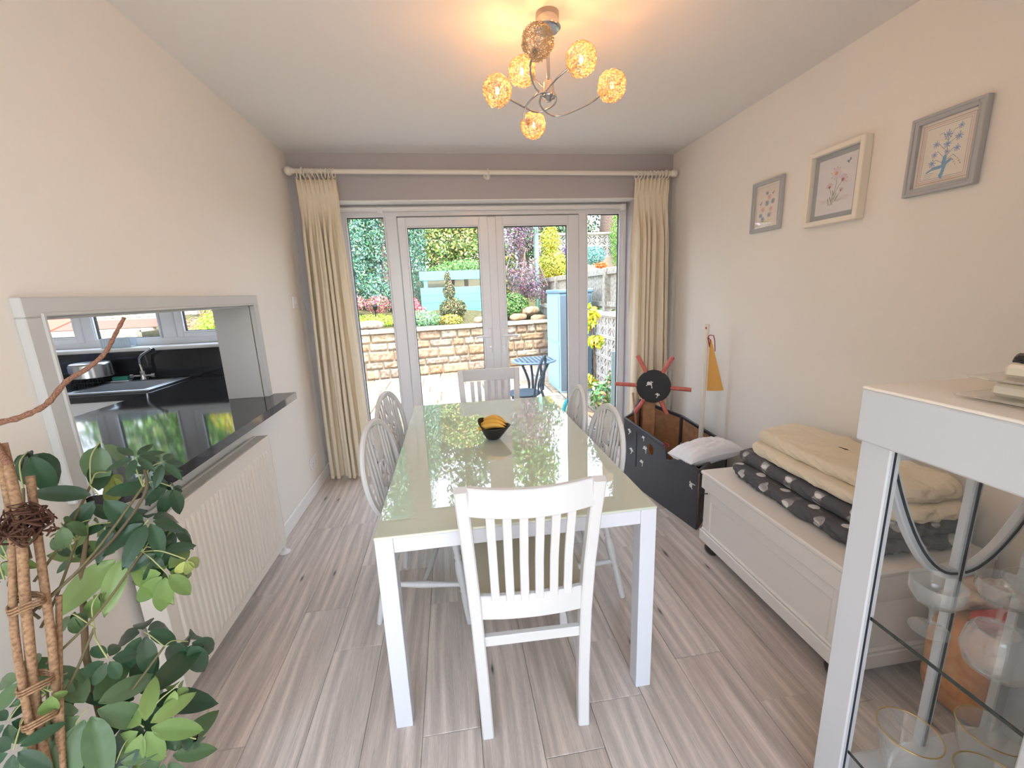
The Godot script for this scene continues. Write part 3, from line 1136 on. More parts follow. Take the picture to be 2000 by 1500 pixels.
	for i in 17:
		var q := -0.18 + i * 0.0225
		g.tube([Vector3(q, 0.059, -0.15), Vector3(q, 0.004, -0.146), Vector3(q, 0.004, 0.146), Vector3(q, 0.059, 0.15)], 0.0022, 6)
	for i in 13:
		var q := -0.14 + i * 0.0235
		for s in [-1.0, 1.0]:
			g.tube([Vector3(s * 0.19, 0.004, q), Vector3(s * 0.19, 0.059, q)], 0.0022, 6)
	part("wire_basket", g, M.wire, rk)
	var pn := thing("saucepan", "stainless saucepan with a black handle drying upside down on the rack", "saucepan", Vector3(-1.44, 0.976, 0.20))
	g = Geo.new()
	g.lathe([Vector2(0.118, 0), Vector2(0.122, 0.003), Vector2(0.118, 0.006), Vector2(0.116, 0.085), Vector2(0.108, 0.098), Vector2(0.095, 0.102), Vector2(0, 0.104)], 36)
	part("pot", g, M.steel, pn)
	g = Geo.new()
	g.sweep([Vector3(-0.112, 0.03, 0.03), Vector3(-0.18, 0.02, 0.10), Vector3(-0.25, 0.0, 0.20)], Vector3.UP, 0.022, 0.016, 0.005)
	part("handle", g, M.black_metal, pn)
	M.plate = mat(rgb(226, 232, 244), 0.15)
	var pl := ["white plate standing in the dish rack, nearest the saucepan", "white plate standing in the dish rack, between two others", "white plate standing in the dish rack, furthest left"]
	for k in 3:
		g = Geo.new()
		g.lathe([Vector2(0, 0), Vector2(0.07, 0), Vector2(0.12, 0.014), Vector2(0.125, 0.016), Vector2(0.12, 0.019), Vector2(0.07, 0.006), Vector2(0, 0.006)], 32, T(Vector3(0, 0, 0), Vector3(0, 0, 72)))
		solo("plate", g, M.plate, pl[k], "plate", T(Vector3(-1.655 - k * 0.045, 1.044, 0.30)), "plates drying in the rack")
	g = Geo.new()
	g.span(Vector3(-0.13, 0, -0.11), Vector3(0.10, 0.13, 0.11), 0.012)
	solo("plastic_tub", g, M.plate, "pale blue-white plastic tub standing on the drainer at the hatch's edge", "tub", T(Vector3(-1.98, 0.915, 0.37), Vector3(0, 8, 0)))
	var sp := thing("sponge_dish", "green sponge in a clear soap dish behind the sink bowl", "sponge", Vector3(-1.345, 0.9110, 0.085))
	g = Geo.new()
	g.span(Vector3(-0.06, 0, -0.025), Vector3(0.06, 0.01, 0.025), 0.004)
	part("dish", g, M.plate, sp)
	g = Geo.new()
	g.span(Vector3(-0.052, 0.01, -0.02), Vector3(0.052, 0.038, 0.02), 0.006)
	part("sponge", g, mat(rgb(70, 158, 136), 0.9), sp)
	var ps := thing("plant_saucer", "clear ribbed plastic tray standing on the kitchen window sill", "tray", Vector3(-1.40, 1.1525, -0.05))
	g = Geo.new()
	g.span(Vector3(-0.10, 0, -0.035), Vector3(0.10, 0.01, 0.035), 0.003)
	rect_frame(g, -0.10, 0.10, 0.0, 0.075, 0.004, 0.004, 0.004, 0.004, 0.031, 0.035, 0.001)
	g.span(Vector3(-0.10, 0.0, 0.031), Vector3(0.10, 0.075, 0.035))
	g.span(Vector3(-0.10, 0.0, -0.035), Vector3(0.10, 0.075, -0.031))
	for k in 11:
		g.span(Vector3(-0.095 + k * 0.019, 0.004, 0.035), Vector3(-0.09 + k * 0.019, 0.072, 0.037))
	part("tray_wall", g, glass_pane(rgb(210, 222, 228), 0.45), ps)


func left_side() -> void:
	# ---- radiator under the breakfast bar
	M.radiator = mat(rgb(240, 234, 222), 0.4)
	var z0 := 1.205
	var z1 := 2.15
	var y0 := 0.085
	var y1 := 0.74
	var t := thing("radiator", "cream double-panel radiator with vertical ribs under the breakfast bar", "radiator", Vector3(0, 0, (z0 + z1) * 0.5))
	var h := (z1 - z0) * 0.5
	var g := Geo.new()
	g.span(Vector3(0.022, y0, -h), Vector3(0.034, y1 - 0.012, h), 0.004)
	part("back_panel", g, M.radiator, t)
	# the front panel: pressed sheet with trapezoid ribs, flat margins
	g = Geo.new()
	g.span(Vector3(0.084, y0, -h), Vector3(0.095, y1 - 0.006, h), 0.003)
	part("front_panel", g, M.radiator, t)
	var n := 26
	var pitch := (2 * h - 0.09) / n
	var rib := Geo.new()
	var ya := y0 + 0.045
	var yb := y1 - 0.065
	var sec := PackedVector2Array([Vector2(-pitch * 0.34, 0), Vector2(-pitch * 0.18, 0.0065), Vector2(pitch * 0.18, 0.0065), Vector2(pitch * 0.34, 0)])
	for k in 3:
		var a := sec[k]
		var b := sec[k + 1]
		rib.quad(Vector3(a.y, ya + a.y * 3.0, a.x), Vector3(b.y, ya + b.y * 3.0, b.x), Vector3(b.y, yb - b.y * 3.0, b.x), Vector3(a.y, yb - a.y * 3.0, a.x))
	rib.quad(Vector3(0, ya, -pitch * 0.34), Vector3(0, ya, pitch * 0.34), Vector3(0.0065, ya + 0.0195, pitch * 0.18), Vector3(0.0065, ya + 0.0195, -pitch * 0.18))
	rib.quad(Vector3(0, yb, -pitch * 0.34), Vector3(0, yb, pitch * 0.34), Vector3(0.0065, yb - 0.0195, pitch * 0.18), Vector3(0.0065, yb - 0.0195, -pitch * 0.18))
	var rm := rib.mesh()
	for k in n:
		part("rib", rm, M.radiator, t, T(Vector3(0.095, 0, -h + 0.045 + (k + 0.5) * pitch)))
	for s in [-1.0, 1.0]:
		g = Geo.new()
		g.span(Vector3(0.02, y0 + 0.01, s * (h + 0.0012) - 0.0012), Vector3(0.097, y1 + 0.002, s * (h + 0.0012) + 0.0012), 0.001)
		part("side_cover", g, M.radiator, t)
	# top grille: two rails and thin slats
	g = Geo.new()
	g.span(Vector3(0.018, y1 - 0.01, -h), Vector3(0.034, y1 + 0.004, h), 0.003)
	g.span(Vector3(0.082, y1 - 0.01, -h), Vector3(0.098, y1 + 0.004, h), 0.003)
	for k in 78:
		var q := -h + 0.02 + k * (2 * h - 0.04) / 77.0
		g.span(Vector3(0.032, y1 - 0.004, q - 0.0022), Vector3(0.084, y1 + 0.001, q + 0.0022))
	part("top_grille", g, M.radiator, t)
	g = Geo.new()
	g.span(Vector3(0.036, y0 + 0.03, -h + 0.01), Vector3(0.082, y1 - 0.08, h - 0.01))
	part("convector_fins", g, mat(rgb(190, 184, 174), 0.7), t)
	for e in [-1.0, 1.0]:
		var pz: float = -h - 0.045 if e < 0 else h + 0.045
		g = Geo.new()
		g.tube([Vector3(0.058, 0.0, pz), Vector3(0.058, 0.07, pz), Vector3(0.058, 0.115, pz)], [0.0085, 0.0085, 0.013], 12)
		g.tube([Vector3(0.058, 0.105, pz), Vector3(0.058, 0.105, e * h)], 0.010, 12)
		var pipe := part("pipe", g, M.white_plastic, t)
		g = Geo.new()
		g.lathe([Vector2(0, 0.0), Vector2(0.032, 0.0), Vector2(0.032, 0.004), Vector2(0.022, 0.012), Vector2(0.0, 0.013)], 20, T(Vector3(0.058, 0.0, pz)))
		part("floor_collar", g, M.white_plastic, pipe)
	# ---- switch and socket
	var sw := thing("light_switch", "white light switch on the left wall beside the curtain", "switch", Vector3(0.0, 1.437, 0.235))
	g = Geo.new()
	g.span(Vector3(0.0, -0.043, -0.043), Vector3(0.009, 0.043, 0.043), 0.003)
	part("plate", g, M.white_plastic, sw)
	g = Geo.new()
	g.box(Vector3(0.011, 0.0, 0.0), Vector3(0.008, 0.03, 0.016), 0.002, Basis.from_euler(Vector3(0, 0, 0.12)))
	part("rocker", g, M.white_plastic, sw)
	var so := thing("wall_socket", "white double socket low on the left wall beside the curtain", "socket", Vector3(0.0, 0.24, 0.335))
	g = Geo.new()
	g.span(Vector3(0.0, -0.043, -0.073), Vector3(0.009, 0.043, 0.073), 0.003)
	part("plate", g, M.white_plastic, so)
	for k in [-1.0, 1.0]:
		g = Geo.new()
		g.box(Vector3(0.0095, 0.018, k * 0.03), Vector3(0.004, 0.014, 0.02), 0.001)
		part("rocker", g, M.white_plastic, so)
		g = Geo.new()
		g.span(Vector3(0.0086, -0.010, k * 0.03 - 0.003), Vector3(0.0094, -0.003, k * 0.03 + 0.003))
		g.span(Vector3(0.0086, -0.027, k * 0.03 - 0.013), Vector3(0.0094, -0.023, k * 0.03 - 0.007))
		g.span(Vector3(0.0086, -0.027, k * 0.03 + 0.007), Vector3(0.0094, -0.023, k * 0.03 + 0.013))
		part("pin_holes", g, M.gasket, so)


# soft rounded block (superellipsoid) with lumps
func soft_box(g: Geo, c: Vector3, h: Vector3, e: float, amp: float, nz: FastNoiseLite, nu := 48, nw := 24, freq := 6.0) -> void:
	g.grid(nu, nw, func(u: float, s: float) -> Vector3:
		var th := PI * s
		var ph := TAU * u
		var d := Vector3(sin(th) * cos(ph), cos(th), sin(th) * sin(ph))
		var k := pow(pow(absf(d.x), e) + pow(absf(d.y), e) + pow(absf(d.z), e), -1.0 / e)
		var p := d * k
		var q := Vector3(p.x * h.x, p.y * h.y, p.z * h.z)
		var w := nz.get_noise_3dv((q + c) * freq) * amp
		return c + q + Vector3(d.x, d.y, d.z) * w, 1, 1, true)


# folded cloth: flat rounded slab with a bulging edge; crumple moves the edge in and out
func folded(g: Geo, c: Vector3, h: Vector3, rc: float, lump: float, crumple: float, nz: FastNoiseLite, nu := 120, nw := 30) -> void:
	g.grid(nu, nw, func(u: float, s: float) -> Vector3:
		var an := TAU * u
		var d := Vector2(cos(an), sin(an))
		# rounded rectangle outline
		var e := 9.0 if rc < 0.05 else 5.0
		var k := pow(pow(absf(d.x), e) + pow(absf(d.y), e), -1.0 / e)
		var edge := Vector2(d.x * k * (h.x - h.y), d.y * k * (h.z - h.y))
		var out := 0.0
		var y := -h.y
		var f := 1.0
		if s < 0.25:
			f = s / 0.25
		elif s < 0.7:
			var t := (s - 0.25) / 0.45 * PI
			out = sin(t) * h.y
			y = -cos(t) * h.y
		else:
			f = 1.0 - (s - 0.7) / 0.3
			y = h.y
		out += crumple * nz.get_noise_2d(edge.x * 14.0, edge.y * 14.0 + y * 30.0) * (1.0 if f > 0.95 else 0.0)
		var p := edge * f + d * out
		var up := lump * nz.get_noise_3d(p.x * 5.0, y * 20.0, p.y * 5.0) * (1.0 if s > 0.45 else 0.3)
		return c + Vector3(p.x, y + up, p.y), 1, 1, true)


func disc_on(im: Image, cx: float, cy: float, rx: float, ry: float, col: Color, a := 1.0) -> void:
	for y in range(maxi(0, int(cy - ry)), mini(im.get_height(), int(cy + ry) + 2)):
		for x in range(maxi(0, int(cx - rx)), mini(im.get_width(), int(cx + rx) + 2)):
			var d := pow((x - cx) / rx, 2.0) + pow((y - cy) / ry, 2.0)
			if d < 1.0:
				im.set_pixel(x, y, im.get_pixel(x, y).lerp(col, a * clampf((1.0 - d) * 4.0, 0.0, 1.0)))

func stroke(im: Image, pts: Array, w: float, col: Color, a := 0.9) -> void:
	for i in pts.size() - 1:
		var p: Vector2 = pts[i]
		var q: Vector2 = pts[i + 1]
		var n := int(p.distance_to(q) / maxf(w * 0.5, 0.6)) + 1
		for k in n + 1:
			var m := p.lerp(q, float(k) / n)
			disc_on(im, m.x, m.y, w, w, col, a)

func bloom(im: Image, c: Vector2, r: float, petals: int, petal: Color, heart: Color, from := 0.0, to := TAU) -> void:
	for i in petals:
		var an := lerpf(from, to, float(i) / petals) + 0.1 * sin(i * 7.0)
		var d := Vector2(cos(an), sin(an))
		stroke(im, [c + d * r * 0.3, c + d * r * (0.85 + 0.15 * sin(i * 3.0))], r * 0.1, petal.darkened(0.12), 0.8)
		stroke(im, [c + d * r * 0.35, c + d * r * 0.75], r * 0.1, petal.lerp(Color(1, 1, 1), 0.3), 0.5)
	disc_on(im, c.x, c.y, r * 0.3, r * 0.34, heart, 0.85)

func butterfly(im: Image, c: Vector2, s: float, col: Color) -> void:
	disc_on(im, c.x - s * 0.5, c.y + s * 0.1, s * 0.55, s * 0.4, col, 0.75)
	disc_on(im, c.x + s * 0.45, c.y - s * 0.45, s * 0.4, s * 0.6, col, 0.75)
	disc_on(im, c.x - s * 0.15, c.y + s * 0.5, s * 0.3, s * 0.35, col.darkened(0.2), 0.7)
	stroke(im, [c + Vector2(-s * 0.4, s * 0.5), c + Vector2(s * 0.3, -s * 0.3)], s * 0.08, Color(0.2, 0.22, 0.28), 0.9)

func daisies_print() -> ImageTexture:
	var im := Image.create(256, 320, false, Image.FORMAT_RGB8)
	im.fill(rgb(232, 228, 230))
	for k in 5:
		stroke(im, [Vector2(30, 236 + k * 4), Vector2(225, 232 + k * 5)], 1.0, rgb(206, 198, 192), 0.5)
	var green := rgb(128, 132, 104)
	stroke(im, [Vector2(118, 268), Vector2(122, 210), Vector2(134, 150), Vector2(130, 118)], 1.5, green)
	stroke(im, [Vector2(104, 272), Vector2(120, 215), Vector2(150, 172), Vector2(172, 144)], 1.5, green)
	stroke(im, [Vector2(112, 268), Vector2(110, 220), Vector2(92, 176)], 1.5, green)
	stroke(im, [Vector2(130, 256), Vector2(140, 232), Vector2(164, 206)], 1.4, green)
	for l in [[92, 268, 84, 230], [110, 255, 96, 222], [126, 240, 138, 206], [120, 225, 112, 188], [134, 250, 152, 222]]:
		stroke(im, [Vector2(l[0], l[1]), Vector2(l[2], l[3])], 3.0, rgb(150, 152, 130), 0.7)
	bloom(im, Vector2(126, 92), 36, 17, rgb(226, 206, 214), rgb(226, 168, 112))
	bloom(im, Vector2(174, 138), 32, 11, rgb(222, 196, 206), rgb(176, 106, 106), -2.4, 1.2)
	bloom(im, Vector2(88, 164), 26, 9, rgb(224, 180, 184), rgb(170, 96, 96), -3.0, 0.3)
	bloom(im, Vector2(168, 198), 18, 6, rgb(190, 168, 160), rgb(128, 100, 84), -2.2, 0.0)
	butterfly(im, Vector2(204, 42), 15, rgb(112, 138, 176))
	for k in 3:
		stroke(im, [Vector2(140, 246 + k * 5), Vector2(190 - k * 14, 245 + k * 5)], 0.7, rgb(170, 162, 160), 0.6)
	return ImageTexture.create_from_image(im)

func columbine_print() -> ImageTexture:
	var im := Image.create(256, 288, false, Image.FORMAT_RGB8)
	im.fill(rgb(238, 232, 220))
	for b in [[10, rgb(178, 150, 144)], [16, rgb(226, 206, 196)], [20, rgb(216, 190, 180)], [28, rgb(190, 184, 190)]]:
		var o: int = b[0]
		stroke(im, [Vector2(o, o), Vector2(256 - o, o), Vector2(256 - o, 288 - o), Vector2(o, 288 - o), Vector2(o, o)], 1.2, b[1], 0.9)
	var stem := rgb(126, 140, 138)
	for s in [[128, 210, 140, 120, 132, 60], [138, 150, 100, 110, 84, 112], [136, 120, 176, 96, 186, 104], [134, 180, 96, 140, 82, 150], [136, 170, 170, 140, 182, 148], [134, 110, 160, 60, 184, 56], [132, 100, 110, 60, 92, 66], [136, 190, 170, 170, 186, 186], [130, 200, 90, 176, 76, 190]]:
		stroke(im, [Vector2(s[0], s[1]), Vector2(s[2], s[3]), Vector2(s[4], s[5])], 1.0, stem, 0.8)
	for f in [[134, 76, 22], [84, 106, 17], [186, 96, 19], [136, 118, 19], [82, 152, 16], [184, 146, 17], [188, 52, 15], [76, 190, 19], [140, 152, 14]]:
		bloom(im, Vector2(f[0], f[1]), f[2], 9, rgb(104, 142, 194), rgb(120, 150, 200))
		disc_on(im, f[0] - 4, f[1] + 6, f[2] * 0.4, f[2] * 0.3, rgb(196, 190, 214), 0.6)
	for l in [[128, 250, 140, 200, 9], [130, 210, 160, 190, 8], [126, 212, 84, 214, 8], [84, 214, 56, 226, 5], [122, 250, 128, 262, 7], [130, 200, 134, 172, 10]]:
		stroke(im, [Vector2(l[0], l[1]), Vector2(l[2], l[3])], l[4], rgb(128, 172, 204), 0.75)
	for k in 9:
		disc_on(im, 170 + (k * 37) % 44, 192 + (k * 23) % 34, 2.5, 3.5, rgb(150, 132, 120), 0.6)
	for k in 3:
		stroke(im, [Vector2(44, 236 + k * 9), Vector2(92 - k * 8, 234 + k * 9)], 1.0, rgb(160, 160, 166), 0.6)
	return ImageTexture.create_from_image(im)

func roses_print() -> ImageTexture:
	var im := Image.create(192, 240, false, Image.FORMAT_RGB8)
	im.fill(rgb(236, 226, 214))
	stroke(im, [Vector2(8, 8), Vector2(184, 8), Vector2(184, 232), Vector2(8, 232), Vector2(8, 8)], 1.0, rgb(190, 176, 168), 0.8)
	for f in [[108, 72, 18, 0], [60, 138, 18, 0], [128, 142, 17, 0], [92, 104, 20, 1], [140, 100, 18, 1], [44, 172, 16, 1], [64, 196, 18, 1], [116, 176, 17, 1], [88, 46, 13, 1], [130, 170, 10, 0]]:
		var pc: Color = rgb(232, 176, 176) if f[3] == 0 else rgb(132, 156, 180)
		for k in 6:
			var an: float = k * 1.05 + f[0]
			disc_on(im, f[0] + cos(an) * f[2] * 0.5, f[1] + sin(an) * f[2] * 0.5, f[2] * 0.48, f[2] * 0.4, pc.lerp(rgb(240, 230, 226), 0.12 * (k % 3)), 0.65)
		disc_on(im, f[0], f[1], f[2] * 0.25, f[2] * 0.25, pc.darkened(0.2), 0.7)
	butterfly(im, Vector2(140, 52), 10, rgb(140, 128, 140))
	butterfly(im, Vector2(40, 100), 11, rgb(128, 140, 158))
	stroke(im, [Vector2(62, 214), Vector2(150, 206)], 5.0, rgb(232, 222, 160), 0.6)
	return ImageTexture.create_from_image(im)


# framed picture on the right wall; z0..z1 along the wall, y0..y1; depth d off the wall
func picture(called: String, label: String, z0: float, z1: float, y0: float, y1: float, d: float, fw: float, mount: float, m: Material, mount_col: Color, tex: Texture2D, stepped: bool) -> void:
	var t := thing(called, label, "picture", Vector3(RW, (y0 + y1) * 0.5, (z0 + z1) * 0.5), -PI / 2)
	# local x runs with world +z, local z points into the room
	var w := (z1 - z0) * 0.5
	var h := (y1 - y0) * 0.5
	var g := Geo.new()
	rect_frame(g, -w, w, -h, h, fw, fw, fw, fw, 0.0, d, 0.003)
	if stepped:
		rect_frame(g, -w + 0.0008, w - 0.0008, -h + 0.0008, h - 0.0008, fw * 0.4, fw * 0.4, fw * 0.4, fw * 0.4, 0.001, d + 0.005, 0.002)
		rect_frame(g, -w + fw * 0.72, w - fw * 0.72, -h + fw * 0.72, h - fw * 0.72, fw * 0.26, fw * 0.26, fw * 0.26, fw * 0.26, 0.0012, d + 0.0025, 0.0015)
	part("frame", g, m, t)
	g = Geo.new()
	g.span(Vector3(-w + fw * 0.8, -h + fw * 0.8, 0.001), Vector3(w - fw * 0.8, h - fw * 0.8, d * 0.4))
	part("mount", g, mat(mount_col, 0.8), t)
	g = Geo.new()
	var a := w - fw - mount
	var b := h - fw - mount
	g.quad(Vector3(-a, b, d * 0.4 + 0.0006), Vector3(a, b, d * 0.4 + 0.0006), Vector3(a, -b, d * 0.4 + 0.0006), Vector3(-a, -b, d * 0.4 + 0.0006), Vector3(0, 0, 1))
	var pm := mat(Color(1, 1, 1), 0.7)
	pm.albedo_texture = tex
	part("print", g, pm, t)
	g = Geo.new()
	var gz := d * 0.62
	g.quad(Vector3(-w + fw * 0.9, -h + fw * 0.9, gz), Vector3(w - fw * 0.9, -h + fw * 0.9, gz), Vector3(w - fw * 0.9, h - fw * 0.9, gz), Vector3(-w + fw * 0.9, h - fw * 0.9, gz), Vector3(0, 0, 1))
	part("glass", g, M.picture_glass, t)


func skull(g: Geo, at: Transform3D, s: float) -> void:
	var head := PackedVector2Array()
	for i in 14:
		var an := TAU * i / 14.0
		head.append(Vector2(cos(an) * s * 0.42, s * 0.18 + sin(an) * s * 0.4))
	g.prism(head, 0.001, at)
	g.prism(PackedVector2Array([Vector2(-s * 0.2, -s * 0.42), Vector2(-s * 0.24, -s * 0.1), Vector2(s * 0.24, -s * 0.1), Vector2(s * 0.2, -s * 0.42)]), 0.001, at)
	for k in [1.0, -1.0]:
		g.prism(PackedVector2Array([Vector2(-s * 0.75, -k * s * 0.62), Vector2(-s * 0.66, -k * s * 0.78), Vector2(s * 0.75, k * s * 0.15), Vector2(s * 0.66, k * s * 0.3)]), 0.001, at * T(Vector3(0, -s * 0.25, -0.0006 * k)))


func right_side() -> void:
	M.picture_glass = glass_pane(Color(1, 1, 1), 0.03)
	M.grey_frame = mat(rgb(186, 188, 190), 0.5)
	M.ivory_frame = mat(rgb(246, 238, 222), 0.45)
	picture("framed_picture", "small grey-framed print of pink and blue flowers, nearest the curtain", 1.02, 1.262, 1.748, 2.038, 0.018, 0.024, 0.006, M.grey_frame, rgb(244, 236, 226), roses_print(), true)
	picture("framed_picture", "deep cream-framed print of daisies with a blue butterfly and grey mount", 1.452, 1.758, 1.719, 2.075, 0.045, 0.024, 0.026, M.ivory_frame, rgb(168, 176, 180), daisies_print(), false)
	picture("framed_picture", "large grey-framed print of blue columbines, nearest the camera", 1.936, 2.184, 1.767, 2.058, 0.022, 0.028, 0.003, M.grey_frame, rgb(244, 236, 226), columbine_print(), true)

	# ---- white blanket chest
	M.chest = mat(rgb(236, 231, 224), 0.42)
	var t := thing("blanket_chest", "long white wooden blanket chest with bun feet along the right wall", "chest", Vector3(2.70, 0, 2.04))
	var hx := 0.285
	var hz := 0.435
	var g := Geo.new()
	g.span(Vector3(-hx + 0.012, 0.12, -hz + 0.012), Vector3(hx, 0.372, hz - 0.012), 0.002)
	part("body", g, M.chest, t)
	g = Geo.new()
	g.span(Vector3(-hx - 0.006, 0.372, -hz - 0.006), Vector3(hx, 0.452, hz + 0.006), 0.004)
	g.span(Vector3(-hx - 0.012, 0.452, -hz - 0.012), Vector3(hx, 0.473, hz + 0.012), 0.006)
	part("lid", g, M.chest, t)
	g = Geo.new()
	g.span(Vector3(-hx - 0.004, 0.066, -hz - 0.004), Vector3(hx, 0.128, hz + 0.004), 0.004)
	g.span(Vector3(-hx + 0.002, 0.128, -hz + 0.002), Vector3(hx, 0.142, hz - 0.002), 0.006)
	part("plinth", g, M.chest, t)
	g = Geo.new()
	# framed front panel: stiles and rails proud of the panel
	g.span(Vector3(-hx + 0.004, 0.142, -hz + 0.01), Vector3(-hx + 0.014, 0.37, -hz + 0.07), 0.003)
	g.span(Vector3(-hx + 0.004, 0.142, hz - 0.07), Vector3(-hx + 0.014, 0.37, hz - 0.01), 0.003)
	g.span(Vector3(-hx + 0.004, 0.318, -hz + 0.065), Vector3(-hx + 0.0138, 0.37, hz - 0.065), 0.003)
	part("front_frame", g, M.chest, t)
	for sx in [-1.0, 1.0]:
		for sz in [-1.0, 1.0]:
			g = Geo.new()
			g.lathe([Vector2(0, 0), Vector2(0.026, 0), Vector2(0.04, 0.015), Vector2(0.044, 0.034), Vector2(0.036, 0.055), Vector2(0.024, 0.067), Vector2(0, 0.067)], 20, T(Vector3(sx * (hx - 0.05), 0, sz * (hz - 0.05))))
			part("bun_foot", g, mat(rgb(48, 44, 42), 0.4), t)
	g = Geo.new()
	g.tube([Vector3(-hx - 0.004, 0.36, -hz + 0.05), Vector3(-hx - 0.014, 0.35, -hz + 0.02), Vector3(-hx - 0.012, 0.30, -hz - 0.006), Vector3(-hx - 0.012, 0.24, -hz + 0.002), Vector3(-hx - 0.008, 0.19, -hz + 0.028)], 0.0028, 6)
	g.tube([Vector3(-hx - 0.004, 0.362, -hz + 0.05), Vector3(-hx - 0.012, 0.34, -hz + 0.006), Vector3(-hx - 0.01, 0.26, -hz - 0.008), Vector3(-hx - 0.008, 0.17, -hz - 0.006)], 0.0028, 6)
	part("lid_string", g, M.black_metal, t)

	# ---- folded bedding on the chest
	var dots := Image.create(256, 256, false, Image.FORMAT_RGB8)
	dots.fill(rgb(92, 92, 97))
	for k in [[64, 64], [192, 192], [64, 320], [320, 64], [-64, 192], [192, -64]]:
		disc_on(dots, k[0], k[1], 37, 37, rgb(238, 236, 234), 1.0)
	var sheet := mat(Color(1, 1, 1), 0.85)
	sheet.albedo_texture = ImageTexture.create_from_image(dots)
	sheet.uv1_triplanar = true
	sheet.uv1_scale = Vector3.ONE * 6.5
	sheet.normal_enabled = true
	sheet.normal_texture = bump_tex(0.02, 77, 8.0, 256, 3)
	sheet.normal_scale = 0.8
	M.polka = sheet
	var fleece := mat(rgb(240, 228, 204), 0.95)
	fleece.normal_enabled = true
	fleece.normal_texture = bump_tex(0.03, 78, 6.0, 256, 4)
	fleece.normal_scale = 0.5
	fleece.uv1_triplanar = true
	fleece.uv1_scale = Vector3.ONE * 3.0
	fleece.rim_enabled = true
	fleece.rim = 0.3
	M.fleece = fleece
	var nz := noise(1.0, 90, 3)
	var dv := thing("folded_duvet", "folded grey duvet with white polka dots on the white chest", "duvet", Vector3(2.755, 0.4735, 2.03))
	g = Geo.new()
	folded(g, Vector3(-0.015, 0.032, 0.01), Vector3(0.235, 0.027, 0.39), 0.04, 0.012, 0.03, nz)
	part("lower_fold", g, M.polka, dv)
	g = Geo.new()
	folded(g, Vector3(0.02, 0.088, -0.01), Vector3(0.205, 0.030, 0.405), 0.04, 0.010, 0.012, nz)
	part("upper_fold", g, M.polka, dv)
	var bl := thing("fleece_blanket", "thick cream fleece blanket folded on top of the polka dot duvet", "blanket", Vector3(2.78, 0.587, 2.03))
	g = Geo.new()
	folded(g, Vector3(-0.002, 0.032, 0.01), Vector3(0.185, 0.026, 0.395), 0.06, 0.010, 0.014, nz)
	part("lower_fold", g, M.fleece, bl)
	g = Geo.new()
	folded(g, Vector3(0.035, 0.086, -0.02), Vector3(0.175, 0.032, 0.385), 0.06, 0.020, 0.012, nz)
	part("upper_fold", g, M.fleece, bl)

	# ---- cardboard pirate ship
	M.hull = mat(rgb(62, 64, 71), 0.32)
	M.card = patterned(mat(Color(1, 1, 1), 0.85), noise_tex(0.02, 15, [[0.0, rgb(150, 108, 76)], [0.5, rgb(176, 130, 94)], [1.0, rgb(190, 146, 108)]], 256), 3.0)
	M.sticker = mat(rgb(236, 234, 232), 0.6)
	var A := Vector2(2.372, 0.65)
	var B := Vector2(2.505, 1.43)
	var C := Vector2(2.955, 1.03)
	var D := Vector2(2.885, 0.57)
	var E := Vector2(2.63, 0.34)
	var o := Vector3(2.66, 0, 0.85)
	var sh := thing("cardboard_ship", "black-painted cardboard pirate ship with skull stickers standing by the curtain", "toy ship", o)
	var outline := [[A, B, [Vector2(0, 0.49), Vector2(0.47, 0.435), Vector2(0.49, 0.34), Vector2(0.53, 0.345), Vector2(0.63, 0.405), Vector2(0.787, 0.385)]], [B, C, [Vector2(0, 0.385), Vector2(0.602, 0.37)]], [C, D, [Vector2(0, 0.37), Vector2(0.465, 0.44)]], [D, E, [Vector2(0, 0.44), Vector2(0.343, 0.535)]], [E, A, [Vector2(0, 0.535), Vector2(0.2, 0.47), Vector2(0.403, 0.49)]]]
	for e in outline:
		var p: Vector2 = e[0]
		var q: Vector2 = e[1]
		var L := p.distance_to(q)
		var dx := Vector3(q.x - p.x, 0, q.y - p.y) / L
		var fr := Transform3D(Basis(dx, Vector3.UP, dx.cross(Vector3.UP)), Vector3(p.x, 0, p.y) - o)
		var top: Array = e[2]
		for skin in 2:
			g = Geo.new()
			var at := fr * T(Vector3(0, 0, 0.0025 if skin == 0 else -0.0025))
			# the inside of the box lies to the left of A-B-C-D-E, seen from above
			var inset := 0.0 if skin == 0 else 0.012
			if e[0] == A:
				# two halves, each with half of the round porthole
				var hc := Vector2(0.33, 0.352)
				var left := PackedVector2Array([Vector2(0, 0.002), Vector2(0, top[0].y - inset), Vector2(hc.x, lerpf(top[0].y, top[1].y, hc.x / 0.47) - inset)])
				var right := PackedVector2Array([Vector2(hc.x, 0.002)])
				for i in 13:
					var an := PI * 0.5 + PI * i / 12.0
					left.append(hc + Vector2(cos(an) * 0.034, sin(an) * 0.042))
				left.append(Vector2(hc.x, 0.002))
				for i in 13:
					var an := -PI * 0.5 + PI * i / 12.0
					right.append(hc + Vector2(cos(an) * 0.034, sin(an) * 0.042))
				right.append(Vector2(hc.x, lerpf(top[0].y, top[1].y, hc.x / 0.47) - inset))
				for k in range(1, top.size()):
					right.append(top[k] - Vector2(0, inset))
				right.append(Vector2(L, 0.002))
				g.prism(left, 0.005, at)
				g.prism(right, 0.005, at)
			else:
				var poly := PackedVector2Array([Vector2(0, 0.002)])
				for k in top:
					poly.append(Vector2(minf(k.x, L), k.y - inset))
				poly.append(Vector2(L, 0.002))
				g.prism(poly, 0.005, at)
			part("hull_panel" if skin == 0 else "lining_panel", g, M.hull if skin == 0 else M.card, sh)
		# black tape over the top edge and down the seams inside
		g = Geo.new()
